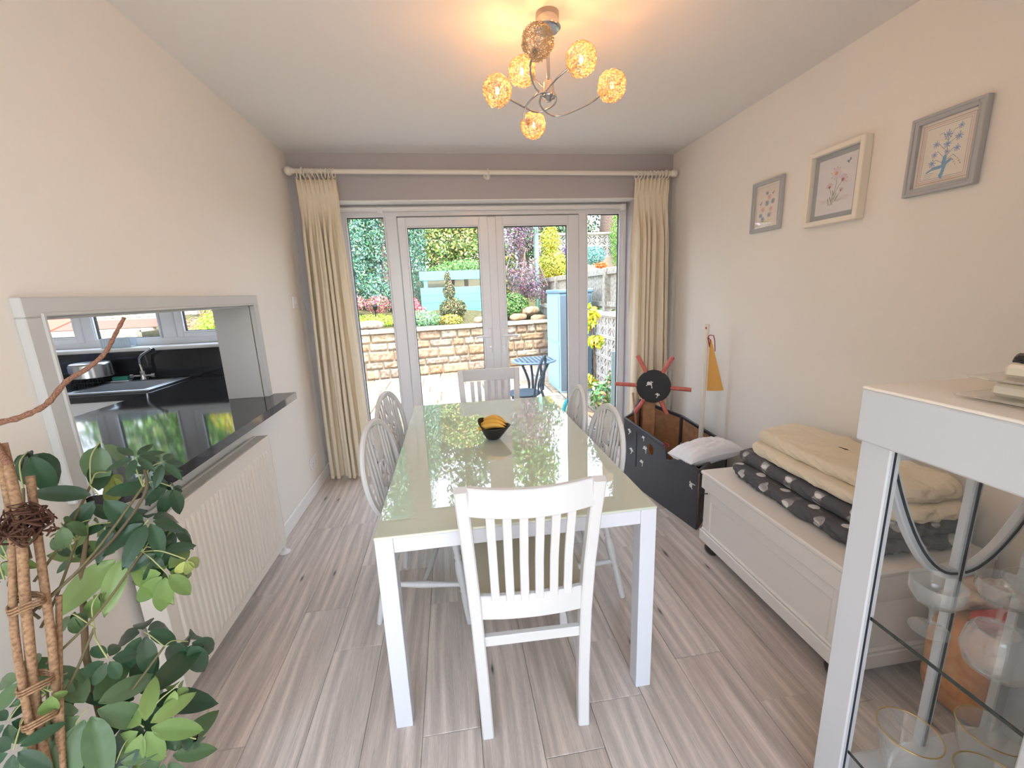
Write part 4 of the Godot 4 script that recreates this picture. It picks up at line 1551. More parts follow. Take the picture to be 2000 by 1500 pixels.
		for k in top.size() - 1:
			var a3 := fr * Vector3(top[k].x, top[k].y - 0.008, -0.001)
			var b3 := fr * Vector3(minf(top[k + 1].x, L), top[k + 1].y - 0.008, -0.001)
			g.bar(a3, b3, 0.016, 0.026, Vector3.UP, 0.003)
		if e[0] != A and e[0] != B:
			g.span(fr * Vector3(0.0, 0.03, -0.006) - Vector3(0.012, 0, 0.012), fr * Vector3(0.0, top[0].y, -0.006) + Vector3(0.012, 0, 0.012), 0.002)
		part("tape_edge", g, M.hull, sh)
	# fold line and stickers on the long side
	var dxs := Vector3(B.x - A.x, 0, B.y - A.y).normalized()
	var side := Transform3D(Basis(dxs, Vector3.UP, dxs.cross(Vector3.UP)), Vector3(A.x, 0, A.y) - o)
	for k in [[0.075, 0.41, 0.028], [0.245, 0.412, 0.022], [0.268, 0.34, 0.032], [0.105, 0.27, 0.03], [0.235, 0.225, 0.028], [0.735, 0.27, 0.03]]:
		g = Geo.new()
		skull(g, side * T(Vector3(k[0], k[1], 0.0062), Vector3(0, 0, k[0] * 200.0)), k[2])
		part("skull_sticker", g, M.sticker, sh)
	g = Geo.new()
	g.bar(side * Vector3(0.165, 0.16, 0.006), side * Vector3(0.165, 0.43, 0.006), 0.006, 0.003, dxs, 0.001)
	part("seam", g, M.hull, sh)
	g = Geo.new()
	g.tube([side * Vector3(0.47, 0.44, 0.004), side * Vector3(0.475, 0.456, 0.004), side * Vector3(0.485, 0.45, 0.009), side * Vector3(0.48, 0.41, 0.009)], 0.003, 6)
	g.tube([side * Vector3(0.475, 0.45, 0.0), side * Vector3(0.51, 0.45, 0.0), side * Vector3(0.515, 0.435, 0.004)], 0.003, 6)
	part("red_string", g, mat(rgb(166, 44, 58), 0.8), sh)
	# ---- ship's wheel on its cardboard post
	var wc := Vector3(2.62, 0.705, 0.60)
	var face_to := (Vector3(1.3, 0.95, 3.2) - wc).normalized()
	var rx := Vector3.UP.cross(face_to).normalized()
	var wb := Basis(rx, face_to.cross(rx), face_to)
	var wh := thing("ships_wheel", "toy ship's wheel with a black disc and six red wooden spokes", "toy wheel", Vector3(wc.x, 0, wc.z))
	var wl := Vector3(0, wc.y, 0)
	g = Geo.new()
	g.lathe([Vector2(0, -0.012), Vector2(0.121, -0.012), Vector2(0.126, -0.008), Vector2(0.126, 0.008), Vector2(0.121, 0.012), Vector2(0, 0.012)], 40, Transform3D(wb * Basis.from_euler(Vector3(PI / 2, 0, 0)), wl))
	part("disc", g, mat(rgb(22, 22, 23), 0.55), wh)
	M.spoke = patterned(mat(Color(1, 1, 1), 0.6), noise_tex(0.02, 19, [[0.0, rgb(176, 84, 72)], [0.5, rgb(206, 112, 100)], [1.0, rgb(220, 136, 122)]], 256), 4.0)
	for k in [[118.0, 0.265], [60.0, 0.262], [178.0, 0.285], [-4.0, 0.268], [238.0, 0.245], [-64.0, 0.235]]:
		var an: float = deg_to_rad(k[0])
		var d := wb * Vector3(cos(an), sin(an), 0)
		g = Geo.new()
		g.tube([wl + d * 0.10 - face_to * 0.004, wl + d * k[1] - face_to * 0.004], 0.016, 12)
		part("spoke", g, M.spoke, wh)
	for k in [[-0.03, 0.02, 0.034], [0.03, -0.062, 0.022]]:
		g = Geo.new()
		skull(g, Transform3D(wb, wl) * T(Vector3(k[0], k[1], 0.0128), Vector3(0, 0, 65 if k[1] > 0 else 20)), k[2])
		part("skull_sticker", g, M.sticker, wh)
	g = Geo.new()
	g.bar(Vector3(-0.005, 0.004, -0.06), wl + Vector3(-0.01, 0.0, -0.04), 0.09, 0.03, face_to, 0.002)
	part("post", g, M.card, wh)
	g = Geo.new()
	g.tube([Vector3(-0.06, 0.01, -0.06), Vector3(-0.12, 0.64, -0.10)], 0.009, 8)
	part("prop_stick", g, mat(rgb(196, 150, 120), 0.7), wh)
	# ---- flag
	var fl := thing("pirate_flag", "cream flagpole with a mustard paper pennant tied on with red string", "flag", Vector3(2.885, 0, 0.83))
	g = Geo.new()
	g.tube([Vector3(0.004, 0.0, 0.0), Vector3(0, 1.178, 0.0)], 0.0165, 14)
	part("pole", g, M.cream_paint, fl)
	g = Geo.new()
	g.ball(Vector3(-0.012, 1.155, 0.009), Vector3(0.006, 0.01, 0.004), 10, 8)
	part("paint_blot", g, mat(rgb(200, 60, 60), 0.6), fl)
	var fd := Vector3(0.86, 0, 0.5).normalized()
	g = Geo.new()
	for s in [0.0, 0.0015]:
		g.grid(10, 14, func(u: float, w: float) -> Vector3:
			var q: Vector3 = fd * (0.022 + u * (0.01 + 0.098 * w)) + fd.cross(Vector3.UP) * (s + 0.022 * sin(u * 2.4) * w)
			return q + Vector3(0, 1.075 - 0.37 * w + 0.012 * u * w, 0), 1, 1)
	part("pennant", g, mat(rgb(232, 178, 96), 0.75), fl)
	g = Geo.new()
	g.tube([Vector3(0.0, 1.095, 0.018), Vector3(0.02, 1.105, 0.014), Vector3(0.04, 1.10, 0.02), Vector3(0.048, 1.06, 0.026), Vector3(0.052, 0.99, 0.03)], 0.003, 6)
	g.tube([Vector3(-0.002, 1.09, 0.019), Vector3(0.004, 1.06, 0.024), Vector3(0.012, 1.02, 0.022), Vector3(0.014, 1.07, 0.024), Vector3(0.002, 1.09, 0.02)], 0.003, 6)
	part("red_string", g, mat(rgb(166, 44, 58), 0.8), fl)
	# ---- what lies in the ship
	g = Geo.new()
	soft_box(g, Vector3(0, 0.15, 0), Vector3(0.10, 0.15, 0.085), 3.0, 0.02, nz, 40, 24, 9.0)
	solo("black_bag", g, mat(rgb(30, 30, 33), 0.35), "shiny black plastic bag inside the cardboard ship", "bag", T(Vector3(2.765, 0.002, 0.90)))
	g = Geo.new()
	g.box(Vector3(0, 0.13, 0), Vector3(0.16, 0.22, 0.006), 0.002)
	solo("picture_book", g, mat(rgb(214, 168, 176), 0.6), "pink picture book leaning inside the ship behind the black bag", "book", T(Vector3(2.84, 0.012, 0.74), Vector3(-8, -62, 0)))
	var pw := thing("pillow", "plump white pillow resting on the ship's near end", "pillow", Vector3(2.675, 0.418, 1.225), deg_to_rad(14))
	g = Geo.new()
	for s in [1.0, -1.0]:
		g.grid(40, 28, func(u: float, w: float) -> Vector3:
			var x := u * 2.0 - 1.0
			var z := w * 2.0 - 1.0
			var k := pow(maxf(0.0, (1.0 - pow(absf(x), 3.0)) * (1.0 - pow(absf(z), 3.0))), 0.5)
			var cr := nz.get_noise_2d(x * 3.0, z * 5.0) * 0.012 + 0.004 * sin(z * 17.0 + x * 4.0)
			return Vector3(x * 0.225 * (1.0 - 0.05 * (1.0 - absf(z))), s * (0.066 * k) + cr * k - 0.012 * x * x, z * 0.10 * (1.0 - 0.05 * (1.0 - absf(x)))), 1, 1, s < 0)
	part("pillow_case", g, mat(rgb(246, 246, 250), 0.85), pw)

	# ---- glazed display cabinet
	M.cabinet = mat(rgb(205, 209, 212), 0.42)
	M.bead_black = mat(rgb(38, 42, 50), 0.7)
	M.cabinet_glass = glass_pane(rgb(220, 232, 228), 0.02)
	M.cabinet_glass.metallic_specular = 0.3
	var cx0 := 2.05
	var cx1 := 2.67
	var cz0 := 2.745
	var cz1 := 3.17
	var cb := thing("display_cabinet", "white painted glazed display cabinet with distressed edges at the right", "cabinet", Vector3((cx0 + cx1) * 0.5, 0, (cz0 + cz1) * 0.5))
	var cw := (cx1 - cx0) * 0.5
	var cd := (cz1 - cz0) * 0.5
	g = Geo.new()
	g.span(Vector3(-cw - 0.008, 1.084, -cd - 0.008), Vector3(cw + 0.008, 1.205, cd), 0.004)
	part("cornice", g, M.cabinet, cb)
	g = Geo.new()
	g.span(Vector3(-cw - 0.008, 1.205, -cd - 0.008), Vector3(cw + 0.008, 1.2115, cd), 0.002)
	part("top_board", g, M.cream_paint, cb)
	for sx in [-1.0, 1.0]:
		for sz in [-1.0, 1.0]:
			g = Geo.new()
			var xa := -cw if sx < 0 else cw - 0.03
			var za: float = -cd if sz < 0 else cd - 0.07
			g.span(Vector3(xa, 0.0, za), Vector3(xa + 0.03, 1.086, za + 0.07), 0.003)
			part("corner_post", g, M.cabinet, cb)
		g = Geo.new()
		var xb := -cw if sx < 0 else cw - 0.028
		g.span(Vector3(xb, 0.0, -cd + 0.068), Vector3(xb + 0.028, 0.14, cd - 0.068), 0.003)
		part("bottom_rail", g, M.cabinet, cb)
		g = Geo.new()
		var gx: float = sx * (cw - 0.016)
		g.quad(Vector3(gx, 0.14, -cd + 0.066), Vector3(gx, 0.14, cd - 0.066), Vector3(gx, 1.086, cd - 0.066), Vector3(gx, 1.086, -cd + 0.066), Vector3(sx, 0, 0))
		part("side_pane", g, M.cabinet_glass, cb)
		# worn black line round the glazing rebate
		g = Geo.new()
		g.span(Vector3(sx * (cw - 0.012) - 0.002, 0.14, -cd + 0.0702), Vector3(sx * (cw - 0.012) + 0.002, 1.084, -cd + 0.0722))
		part("glazing_line", g, M.bead_black, cb)
	g = Geo.new()
	g.span(Vector3(-cw + 0.01, 0.115, -cd + 0.01), Vector3(cw - 0.01, 0.135, cd - 0.01), 0.002)
	part("floor_board", g, M.cabinet, cb)
	g = Geo.new()
	g.span(Vector3(-cw + 0.03, 0.0, cd - 0.012), Vector3(cw - 0.03, 1.086, cd - 0.002), 0.002)
	part("back_board", g, M.cabinet, cb)
	for yy in [0.655, 0.25]:
		g = Geo.new()
		g.span(Vector3(-cw + 0.02, yy - 0.003, -cd + 0.035), Vector3(cw - 0.02, yy + 0.003, cd - 0.014))
		var shelf := part("glass_shelf", g, M.cabinet_glass, cb)
		g = Geo.new()
		g.span(Vector3(-cw + 0.0175, yy - 0.0045, -cd + 0.035), Vector3(-cw + 0.0198, yy + 0.0035, cd - 0.014))
		part("shelf_edge", g, mat(rgb(22, 36, 32), 0.25), shelf)
	# door on the far side with curved glazing bars
	g = Geo.new()
	g.span(Vector3(-cw + 0.03, 0.02, -cd + 0.002), Vector3(-cw + 0.07, 1.084, -cd + 0.024), 0.003)
	g.span(Vector3(cw - 0.07, 0.02, -cd + 0.002), Vector3(cw - 0.03, 1.084, -cd + 0.024), 0.003)
	g.span(Vector3(-cw + 0.068, 0.02, -cd + 0.002), Vector3(cw - 0.068, 0.13, -cd + 0.0235), 0.003)
	g.span(Vector3(-cw + 0.068, 1.03, -cd + 0.002), Vector3(cw - 0.068, 1.084, -cd + 0.0235), 0.003)
	var door := part("door", g, M.cabinet, cb)
	var bars := [[Vector3(0.02, 0.13, 0), Vector3(0.02, 1.035, 0)]]
	for s in [-1.0, 1.0]:
		var arc := []
		for i in 13:
			var q := i / 12.0
			arc.append(Vector3(0.02 + s * (0.012 + 0.235 * q), 0.695 + 0.30 * pow(q, 1.9), 0))
		bars.append(arc)
	for b in bars:
		var pa := []
		var pb := []
		for p in b:
			pa.append(p + Vector3(0, 0, -cd + 0.013))
			pb.append(p + Vector3(0, 0.004, -cd + 0.0245))
		g = Geo.new()
		g.sweep(pa, Vector3(0, 0, 1), 0.021, 0.028, 0.003)
		part("glazing_bar", g, M.cabinet, door)
		g = Geo.new()
		g.sweep(pb, Vector3(0, 0, 1), 0.003, 0.006)
		part("bar_line", g, M.bead_black, door)
	g = Geo.new()
	g.quad(Vector3(-cw + 0.066, 0.126, -cd + 0.009), Vector3(cw - 0.066, 0.126, -cd + 0.009), Vector3(cw - 0.066, 1.035, -cd + 0.009), Vector3(-cw + 0.066, 1.035, -cd + 0.009), Vector3(0, 0, -1))
	part("door_pane", g, M.cabinet_glass, door)

	# ---- glassware
	M.glassware = glass_pane(rgb(220, 230, 228), 0.10)
	M.glassware.metallic_specular = 1.0
	M.gilt = mat(rgb(206, 176, 110), 0.3, 0.8)
	var s1 := 0.6582
	var s2 := 0.2532
	var coupe := [Vector2(0, 0), Vector2(0.036, 0.0), Vector2(0.037, 0.003), Vector2(0.012, 0.010), Vector2(0.005, 0.018), Vector2(0.0055, 0.05), Vector2(0.012, 0.062), Vector2(0.038, 0.078), Vector2(0.048, 0.10), Vector2(0.0485, 0.125), Vector2(0.047, 0.125), Vector2(0.046, 0.10), Vector2(0.036, 0.08), Vector2(0.0, 0.066)]
	for k in [[Vector3(2.158, s1, 2.872), "wide-bowled stemmed glass on the upper glass shelf, nearest the stile"], [Vector3(2.30, s1, 2.90), "wide-bowled stemmed glass on the upper shelf, behind the round goblet"]]:
		g = Geo.new()
		g.lathe(coupe, 32)
		solo("coupe_glass", g, M.glassware, k[1], "glass", T(k[0]), "stemmed glasses in the display cabinet")
	g = Geo.new()
	g.lathe([Vector2(0, 0), Vector2(0.03, 0), Vector2(0.046, 0.012), Vector2(0.056, 0.045), Vector2(0.05, 0.082), Vector2(0.04, 0.098), Vector2(0.0385, 0.098), Vector2(0.048, 0.08), Vector2(0.053, 0.045), Vector2(0.043, 0.015), Vector2(0, 0.008)], 32)
	solo("round_goblet", g, M.glassware, "round-bellied clear glass goblet at the front of the upper shelf", "glass", T(Vector3(2.165, s1, 2.985)))
	g = Geo.new()
	g.lathe([Vector2(0, 0), Vector2(0.032, 0), Vector2(0.034, 0.004), Vector2(0.038, 0.085), Vector2(0.036, 0.085), Vector2(0.032, 0.008), Vector2(0, 0.006)], 12)
	for k in 12:
		var an := TAU * k / 12.0
		g.box(Vector3(cos(an) * 0.0355, 0.045, sin(an) * 0.0355), Vector3(0.008, 0.05, 0.008), 0.002, Basis(Vector3.UP, -an + PI / 4))
	solo("cut_tumbler", g, M.glassware, "cut-glass tumbler at the back of the upper shelf", "glass", T(Vector3(2.37, s1, 2.985)))
	g = Geo.new()
	g.lathe([Vector2(0, 0), Vector2(0.04, 0), Vector2(0.06, 0.03), Vector2(0.085, 0.065), Vector2(0.088, 0.068), Vector2(0.083, 0.068), Vector2(0.056, 0.033), Vector2(0.036, 0.006), Vector2(0, 0.005)], 28)
	for k in 14:
		var an := TAU * k / 14.0
		g.ball(Vector3(cos(an) * 0.074, 0.05, sin(an) * 0.074), Vector3(0.012, 0.014, 0.012), 8, 6)
	solo("cut_glass_bowl", g, M.glassware, "sparkling cut-glass bowl at the right of the upper shelf", "bowl", T(Vector3(2.47, s1, 2.89)))
	var cups := [[Vector3(2.165, s2, 2.87), "gold-rimmed glass cup on the lower shelf, nearest the stile", 200.0], [Vector3(2.23, s2, 2.99), "gold-rimmed glass cup on the lower shelf, at the middle front", 150.0], [Vector3(2.36, s2, 2.90), "gold-rimmed glass cup on the lower shelf, second row", 30.0], [Vector3(2.43, s2, 3.03), "gold-rimmed glass cup on the lower shelf, furthest right", 70.0]]
	for k in cups:
		var cu := thing("glass_cup", k[1], "cup", k[0], deg_to_rad(k[2]), "gold-rimmed glass cups on the lower shelf")
		g = Geo.new()
		g.lathe([Vector2(0, 0), Vector2(0.026, 0), Vector2(0.03, 0.006), Vector2(0.04, 0.04), Vector2(0.045, 0.078), Vector2(0.0435, 0.078), Vector2(0.038, 0.04), Vector2(0.028, 0.01), Vector2(0, 0.006)], 28)
		part("cup_wall", g, M.glassware, cu)
		g = Geo.new()
		var ring := []
		for i in 28:
			ring.append(Vector3(0.0443 * cos(TAU * i / 28.0), 0.0782, 0.0443 * sin(TAU * i / 28.0)))
		g.tube(ring, 0.0012, 6, true)
		part("gilt_rim", g, M.gilt, cu)
		g = Geo.new()
		g.tube([Vector3(0.042, 0.062, 0), Vector3(0.058, 0.066, 0), Vector3(0.068, 0.052, 0), Vector3(0.064, 0.032, 0), Vector3(0.048, 0.022, 0), Vector3(0.036, 0.022, 0)], 0.0042, 8)
		part("handle", g, M.glassware, cu)
		cu.scale = Vector3.ONE * 1.4
	# ---- trays of wax melts on top of the cabinet
	M.clear_plastic = glass_pane(rgb(226, 222, 210), 0.35)
	M.wax = mat(rgb(240, 230, 206), 0.5)
	for k in 2:
		var ty := 1.2122 + k * 0.036
		var tr := thing("wax_tray", ["clear plastic tray of cream wax blocks, lying on the cabinet top", "clear plastic tray of cream wax blocks, stacked on the other tray"][k], "tray", Vector3(2.245 + k * 0.012, ty, 2.955 + k * 0.006), deg_to_rad(4), "wax trays on the cabinet")
		g = Geo.new()
		g.span(Vector3(-0.11, 0, -0.075), Vector3(0.11, 0.004, 0.075), 0.001)
		g.span(Vector3(-0.135, 0.006, -0.095), Vector3(0.135, 0.009, 0.095), 0.001)
		part("tray_shell", g, M.clear_plastic, tr)
		for ix in 3:
			for iz in 2:
				g = Geo.new()
				g.box(Vector3(-0.066 + ix * 0.066, 0.0215, -0.034 + iz * 0.068), Vector3(0.06, 0.025, 0.06), 0.006)
				part("wax_block", g, M.wax, tr)
	g = Geo.new()
	g.box(Vector3(0, 0.006, 0), Vector3(0.05, 0.012, 0.03), 0.004)
	g.box(Vector3(0, 0.002, 0), Vector3(0.07, 0.004, 0.034), 0.001)
	solo("black_clip", g, mat(rgb(44, 40, 44), 0.5), "small dark plastic clip lying on the upper wax tray", "clip", T(Vector3(2.215, 1.2835, 2.90), Vector3(0, 30, 0)))
	g = Geo.new()
	g.lathe([Vector2(0, 0), Vector2(0.028, 0), Vector2(0.03, 0.02), Vector2(0.042, 0.046), Vector2(0.036, 0.052), Vector2(0.02, 0.04), Vector2(0, 0.03)], 8)
	solo("stone_burner", g, mat(rgb(128, 116, 100), 0.6), "faceted grey-brown wax burner on the trays at the picture's edge", "burner", T(Vector3(2.29, 1.2835, 2.945)))
	# ---- things between the chest and the cabinet
	M.orange = patterned(mat(Color(1, 1, 1), 0.95), noise_tex(0.015, 29, [[0.0, rgb(190, 116, 44)], [0.5, rgb(222, 148, 72)], [1.0, rgb(232, 168, 96)]], 256), 4.0)
	var ob := thing("orange_pouffe", "soft orange cube pouffe between the chest and the display cabinet", "pouffe", Vector3(2.83, 0.0, 2.61))
	g = Geo.new()
	soft_box(g, Vector3(0, 0.175, 0), Vector3(0.165, 0.168, 0.105), 5.0, 0.012, nz, 48, 28, 5.0)
	part("cushion", g, M.orange, ob)
	g = Geo.new()
	g.tube([Vector3(-0.172, 0.02, 0.07), Vector3(-0.168, 0.06, 0.115), Vector3(-0.10, 0.05, 0.117), Vector3(0.16, 0.03, 0.115)], 0.014, 8)
	part("white_piping", g, M.white_plastic, ob)
	g = Geo.new()
	soft_box(g, Vector3(0, 0.022, 0), Vector3(0.12, 0.02, 0.045), 4.0, 0.005, nz, 32, 14)
	solo("red_cloth", g, mat(rgb(196, 62, 58), 0.9), "folded red cloth lying on the orange pouffe", "cloth", T(Vector3(2.83, 0.345, 2.645), Vector3(0, -8, 0)))
	g = Geo.new()
	soft_box(g, Vector3(0, 0.04, 0), Vector3(0.13, 0.036, 0.05), 3.0, 0.03, nz, 48, 24, 16.0)
	solo("crumpled_cloth", g, mat(rgb(232, 214, 196), 0.9), "crumpled pale cloth lying behind the red cloth on the pouffe", "cloth", T(Vector3(2.83, 0.347, 2.545)))


func catmull(p: Array, per := 8) -> Array:
	var out := []
	for i in p.size() - 1:
		var a: Vector3 = p[maxi(i - 1, 0)]
		var b: Vector3 = p[i]
		var c: Vector3 = p[i + 1]
		var d: Vector3 = p[mini(i + 2, p.size() - 1)]
		for k in per:
			out.append(b.cubic_interpolate(c, a, d, float(k) / per))
	out.append(p[p.size() - 1])
	return out


func chandelier() -> void:
	M.lamp_wire = mat(rgb(196, 178, 148), 0.3, 0.8)
	M.bulb = mat(rgb(255, 236, 200), 0.3)
	M.bulb.emission_enabled = true
	M.bulb.emission = rgb(255, 206, 130)
	M.bulb.emission_energy_multiplier = 3.0
	M.dead_bulb = glass_pane(rgb(230, 226, 216), 0.5)
	var H := Vector3(1.575, 2.235, 1.685)
	var t := thing("ceiling_lamp", "chrome ceiling lamp with curled arms and six wire ball shades", "lamp", Vector3(H.x, RH, H.z))
	var h := Vector3(0, H.y - RH, 0)
	var g := Geo.new()
	g.lathe([Vector2(0, -0.058), Vector2(0.045, -0.058), Vector2(0.052, -0.05), Vector2(0.052, -0.05), Vector2(0.046, -0.038), Vector2(0.046, 0.0), Vector2(0.0, 0.0)], 36)
	part("ceiling_rose", g, M.chrome, t)
	g = Geo.new()
	g.tube([Vector3(0, -0.05, 0), h + Vector3(0, 0.03, 0)], 0.0075, 14)
	part("stem", g, M.chrome, t)
	g = Geo.new()
	g.lathe([Vector2(0, -0.035), Vector2(0.012, -0.034), Vector2(0.014, -0.026), Vector2(0.027, -0.022), Vector2(0.029, -0.014), Vector2(0.024, 0.0), Vector2(0.022, 0.03), Vector2(0.012, 0.045), Vector2(0.0, 0.046)], 28, T(h))
	part("hub", g, M.chrome, t)
	var arms := [
		[[-0.02, -0.01, 0], [-0.07, -0.01, 0.06], [-0.1, 0.02, 0.13], [-0.095, 0.045, 0.165], [-0.085, 0.07, 0.205], false],
		[[0.02, 0, 0], [0, 0.02, -0.03], [-0.035, 0.055, -0.045], [-0.06, 0.08, -0.055], [-0.095, 0.10, -0.065], true],
		[[0.03, -0.01, 0], [0.035, -0.025, -0.05], [-0.03, -0.04, -0.09], [-0.13, -0.03, -0.03], [-0.213, -0.015, 0.035], true],
		[[-0.02, -0.01, 0], [-0.015, -0.01, 0.05], [0.015, 0.01, 0.10], [0.05, 0.03, 0.125], [0.088, 0.045, 0.155], true],
		[[-0.03, -0.01, 0], [-0.02, -0.03, -0.06], [0.06, -0.05, -0.10], [0.17, -0.035, -0.02], [0.238, -0.004, 0.075], true],
		[[0, -0.01, 0.02], [-0.05, -0.02, 0.03], [-0.085, -0.035, -0.05], [-0.075, -0.05, -0.15], [-0.022, -0.045, -0.215], true]]
	for a in arms:
		var pts := []
		for k in 5:
			pts.append(h + Vector3(a[k][0], a[k][1], a[k][2]))
		var c: Vector3 = pts[4]
		var dir: Vector3 = (pts[4] - pts[3]).normalized()
		pts[4] = c - dir * 0.05
		g = Geo.new()
		g.tube(catmull(pts, 10), 0.0042, 10)
		var arm := part("arm", g, M.chrome, t)
		g = Geo.new()
		g.tube([c - dir * 0.052, c - dir * 0.048, c - dir * 0.030, c - dir * 0.018], [0.006, 0.012, 0.012, 0.007], 14)
		part("lamp_holder", g, M.chrome, arm)
		# ball of scribbled wire
		g = Geo.new()
		for w in 38:
			var ax := Vector3(rng.randfn(), rng.randfn(), rng.randfn()).normalized()
			var u := ax.cross(Vector3(0.3, 0.9, 0.2)).normalized()
			var v := ax.cross(u)
			var off := rng.randf_range(-0.7, 0.7)
			var path := []
			var seg := 26
			for i in seg:
				var an := TAU * i / seg
				var rr := 0.053 + 0.0045 * sin(an * 5.0 + w) + 0.003 * sin(an * 9.0 + w * 2.0)
				var tilt := off + 0.28 * sin(an * 3.0 + w * 1.7)
				path.append(c + ((u * cos(an) + v * sin(an)) * sqrt(maxf(0.0, 1.0 - tilt * tilt * 0.8)) + ax * tilt).normalized() * rr)
			g.tube(path, 0.00075, 4, true)
		part("wire_shade", g, M.lamp_wire, t)
		g = Geo.new()
		g.ball(c, Vector3(0.008, 0.014, 0.008), 14, 10)
		part("bulb", g, M.bulb if a[5] else M.dead_bulb, t)
		if a[5]:
			var l := OmniLight3D.new()
			l.name = "bulb_light"
			l.light_color = rgb(255, 176, 100)
			l.light_energy = LAMP_ENERGY
			l.light_size = 0.007
			l.omni_range = 12.0
			l.omni_attenuation = 2.0
			l.shadow_enabled = true
			t.add_child(l, true)
			l.position = c


func leaflet_mesh(bend: float, wide: float) -> ArrayMesh:
	# lies along +x from the origin, 1 long, upper side +y
	var g := Geo.new()
	g.grid(8, 9, func(u: float, s: float) -> Vector3:
		var w := wide * pow(sin(PI * pow(clampf(s, 0.0, 1.0), 0.82)), 0.8) + 0.012 * (1.0 - s)
		var x := (u - 0.5) * 2.0
		var fold := 0.10 * absf(x) * w * 2.0
		return Vector3(s - 0.06 * bend * s * s, -bend * 0.34 * s * s + fold + 0.006 * sin(s * 22.0 + x * 3.0) * absf(x), x * w), 1, 1)
	return g.mesh()


func plant() -> void:
	var tones := [[rgb(46, 74, 50), rgb(56, 88, 62)], [rgb(84, 112, 74), rgb(98, 124, 88)], [rgb(128, 154, 88), rgb(112, 140, 78)], [rgb(172, 184, 104), rgb(156, 172, 96)]]
	var mats := []
	for p in tones:
		var row := []
		for c in p:
			var m := mat(c, 0.38)
			m.cull_mode = BaseMaterial3D.CULL_DISABLED
			m.backlight_enabled = true
			m.backlight = Color(c.r * 0.35, c.g * 0.35, c.b * 0.2)
			row.append(m)
		mats.append(row)
	M.petiole = mat(rgb(168, 172, 116), 0.6)
	M.cane = patterned(mat(Color(1, 1, 1), 0.85), noise_tex(0.05, 33, [[0.0, rgb(96, 72, 52)], [0.5, rgb(160, 126, 94)], [1.0, rgb(190, 158, 122)]], 256), 8.0)
	M.twig = patterned(mat(Color(1, 1, 1), 0.85), noise_tex(0.08, 34, [[0.0, rgb(74, 46, 36)], [0.5, rgb(136, 96, 76)], [1.0, rgb(196, 160, 134)]], 256), 14.0)
	M.young_stem = mat(rgb(112, 104, 72), 0.8)
	M.fibre = mat(rgb(82, 52, 38), 0.9)
	var t := thing("umbrella_plant", "tall umbrella plant with whorls of green leaves at the left", "plant", Vector3(0.26, 0, 2.74))
	var o := Vector3(0.26, 0, 2.74)
	var g := Geo.new()
	g.lathe([Vector2(0, 0), Vector2(0.095, 0), Vector2(0.125, 0.22), Vector2(0.132, 0.225), Vector2(0.132, 0.245), Vector2(0.122, 0.245), Vector2(0.118, 0.2), Vector2(0, 0.2)], 32)
	part("pot", g, mat(rgb(150, 96, 70), 0.8), t)
	g = Geo.new()
	g.lathe([Vector2(0.117, 0.2), Vector2(0.06, 0.214), Vector2(0, 0.218)], 24)
	part("soil", g, mat(rgb(52, 40, 32), 0.95), t)
	# canes bound together
	var spine := [Vector3(0.235, 0.2, 2.745), Vector3(0.222, 0.515, 2.73), Vector3(0.224, 0.648, 2.71), Vector3(0.226, 0.86, 2.67), Vector3(0.214, 1.048, 2.62), Vector3(0.206, 1.19, 2.60)]
	var offs := [Vector3(0.0, 0, 0.0), Vector3(0.013, -0.08, -0.012), Vector3(-0.011, -0.03, 0.013), Vector3(0.022, -0.2, 0.01)]
	for k in 4:
		var pts := []
		for i in spine.size() - (1 if k == 3 else 0):
			var p: Vector3 = spine[i] + offs[k] * (1.0 if i else 0.6) - o
			p += Vector3(sin(i * 2.1 + k * 1.9), 0, cos(i * 1.7 + k)) * 0.007
			if i == 0:
				p.y = 0.2
			pts.append(p)
		g = Geo.new()
		g.tube(catmull(pts, 8), 0.0085 - 0.001 * k, 10)
		part("cane", g, M.cane, t)
	# ties
	for yy in [0.63, 0.70, 0.865]:
		g = Geo.new()
		for w in 3:
			var ring := []
			for i in 16:
				var an := TAU * i / 16.0
				ring.append(Vector3(0.228 + 0.026 * cos(an), yy + w * 0.006 + 0.005 * sin(an * 2.0), lerpf(2.713, 2.672, clampf((yy - 0.63) / 0.235, 0.0, 1.0)) + 0.025 * sin(an)) - o)
			g.tube(ring, 0.0022, 6, true)
		part("twine", g, M.cane, t)
	# mass of dry aerial roots
	g = Geo.new()
	var nc := Vector3(0.222, 1.025, 2.625) - o
	for w in 170:
		var a := Vector3(rng.randfn(), rng.randfn() * 0.9, rng.randfn()).normalized() * rng.randf_range(0.022, 0.045)
		var b := a.rotated(Vector3(rng.randfn(), rng.randfn(), rng.randfn()).normalized(), rng.randf_range(0.5, 1.6)) * rng.randf_range(0.7, 1.15)
		g.tube(catmull([nc + a, nc + (a + b) * 0.55 + Vector3(rng.randfn(), rng.randfn(), rng.randfn()) * 0.008, nc + b], 4), rng.randf_range(0.0012, 0.0024), 5)
	part("root_mass", g, M.fibre, t)
	# bare curved twig
	var tw := catmull([Vector3(0.214, 1.15, 2.61) - o, Vector3(0.211, 1.228, 2.62) - o, Vector3(0.25, 1.243, 2.6) - o, Vector3(0.284, 1.262, 2.58) - o, Vector3(0.315, 1.304, 2.56) - o, Vector3(0.344, 1.326, 2.54) - o, Vector3(0.37, 1.355, 2.52) - o, Vector3(0.384, 1.392, 2.5) - o, Vector3(0.397, 1.429, 2.48) - o], 6)
	var tr := []
	for i in tw.size():
		tr.append(lerpf(0.0065, 0.0035, float(i) / tw.size()) * (1.0 + 0.16 * sin(i * 2.4)))
	g = Geo.new()
	g.tube(tw, tr, 9)
	part("bare_twig", g, M.twig, t)
	# thin green stick
	g = Geo.new()
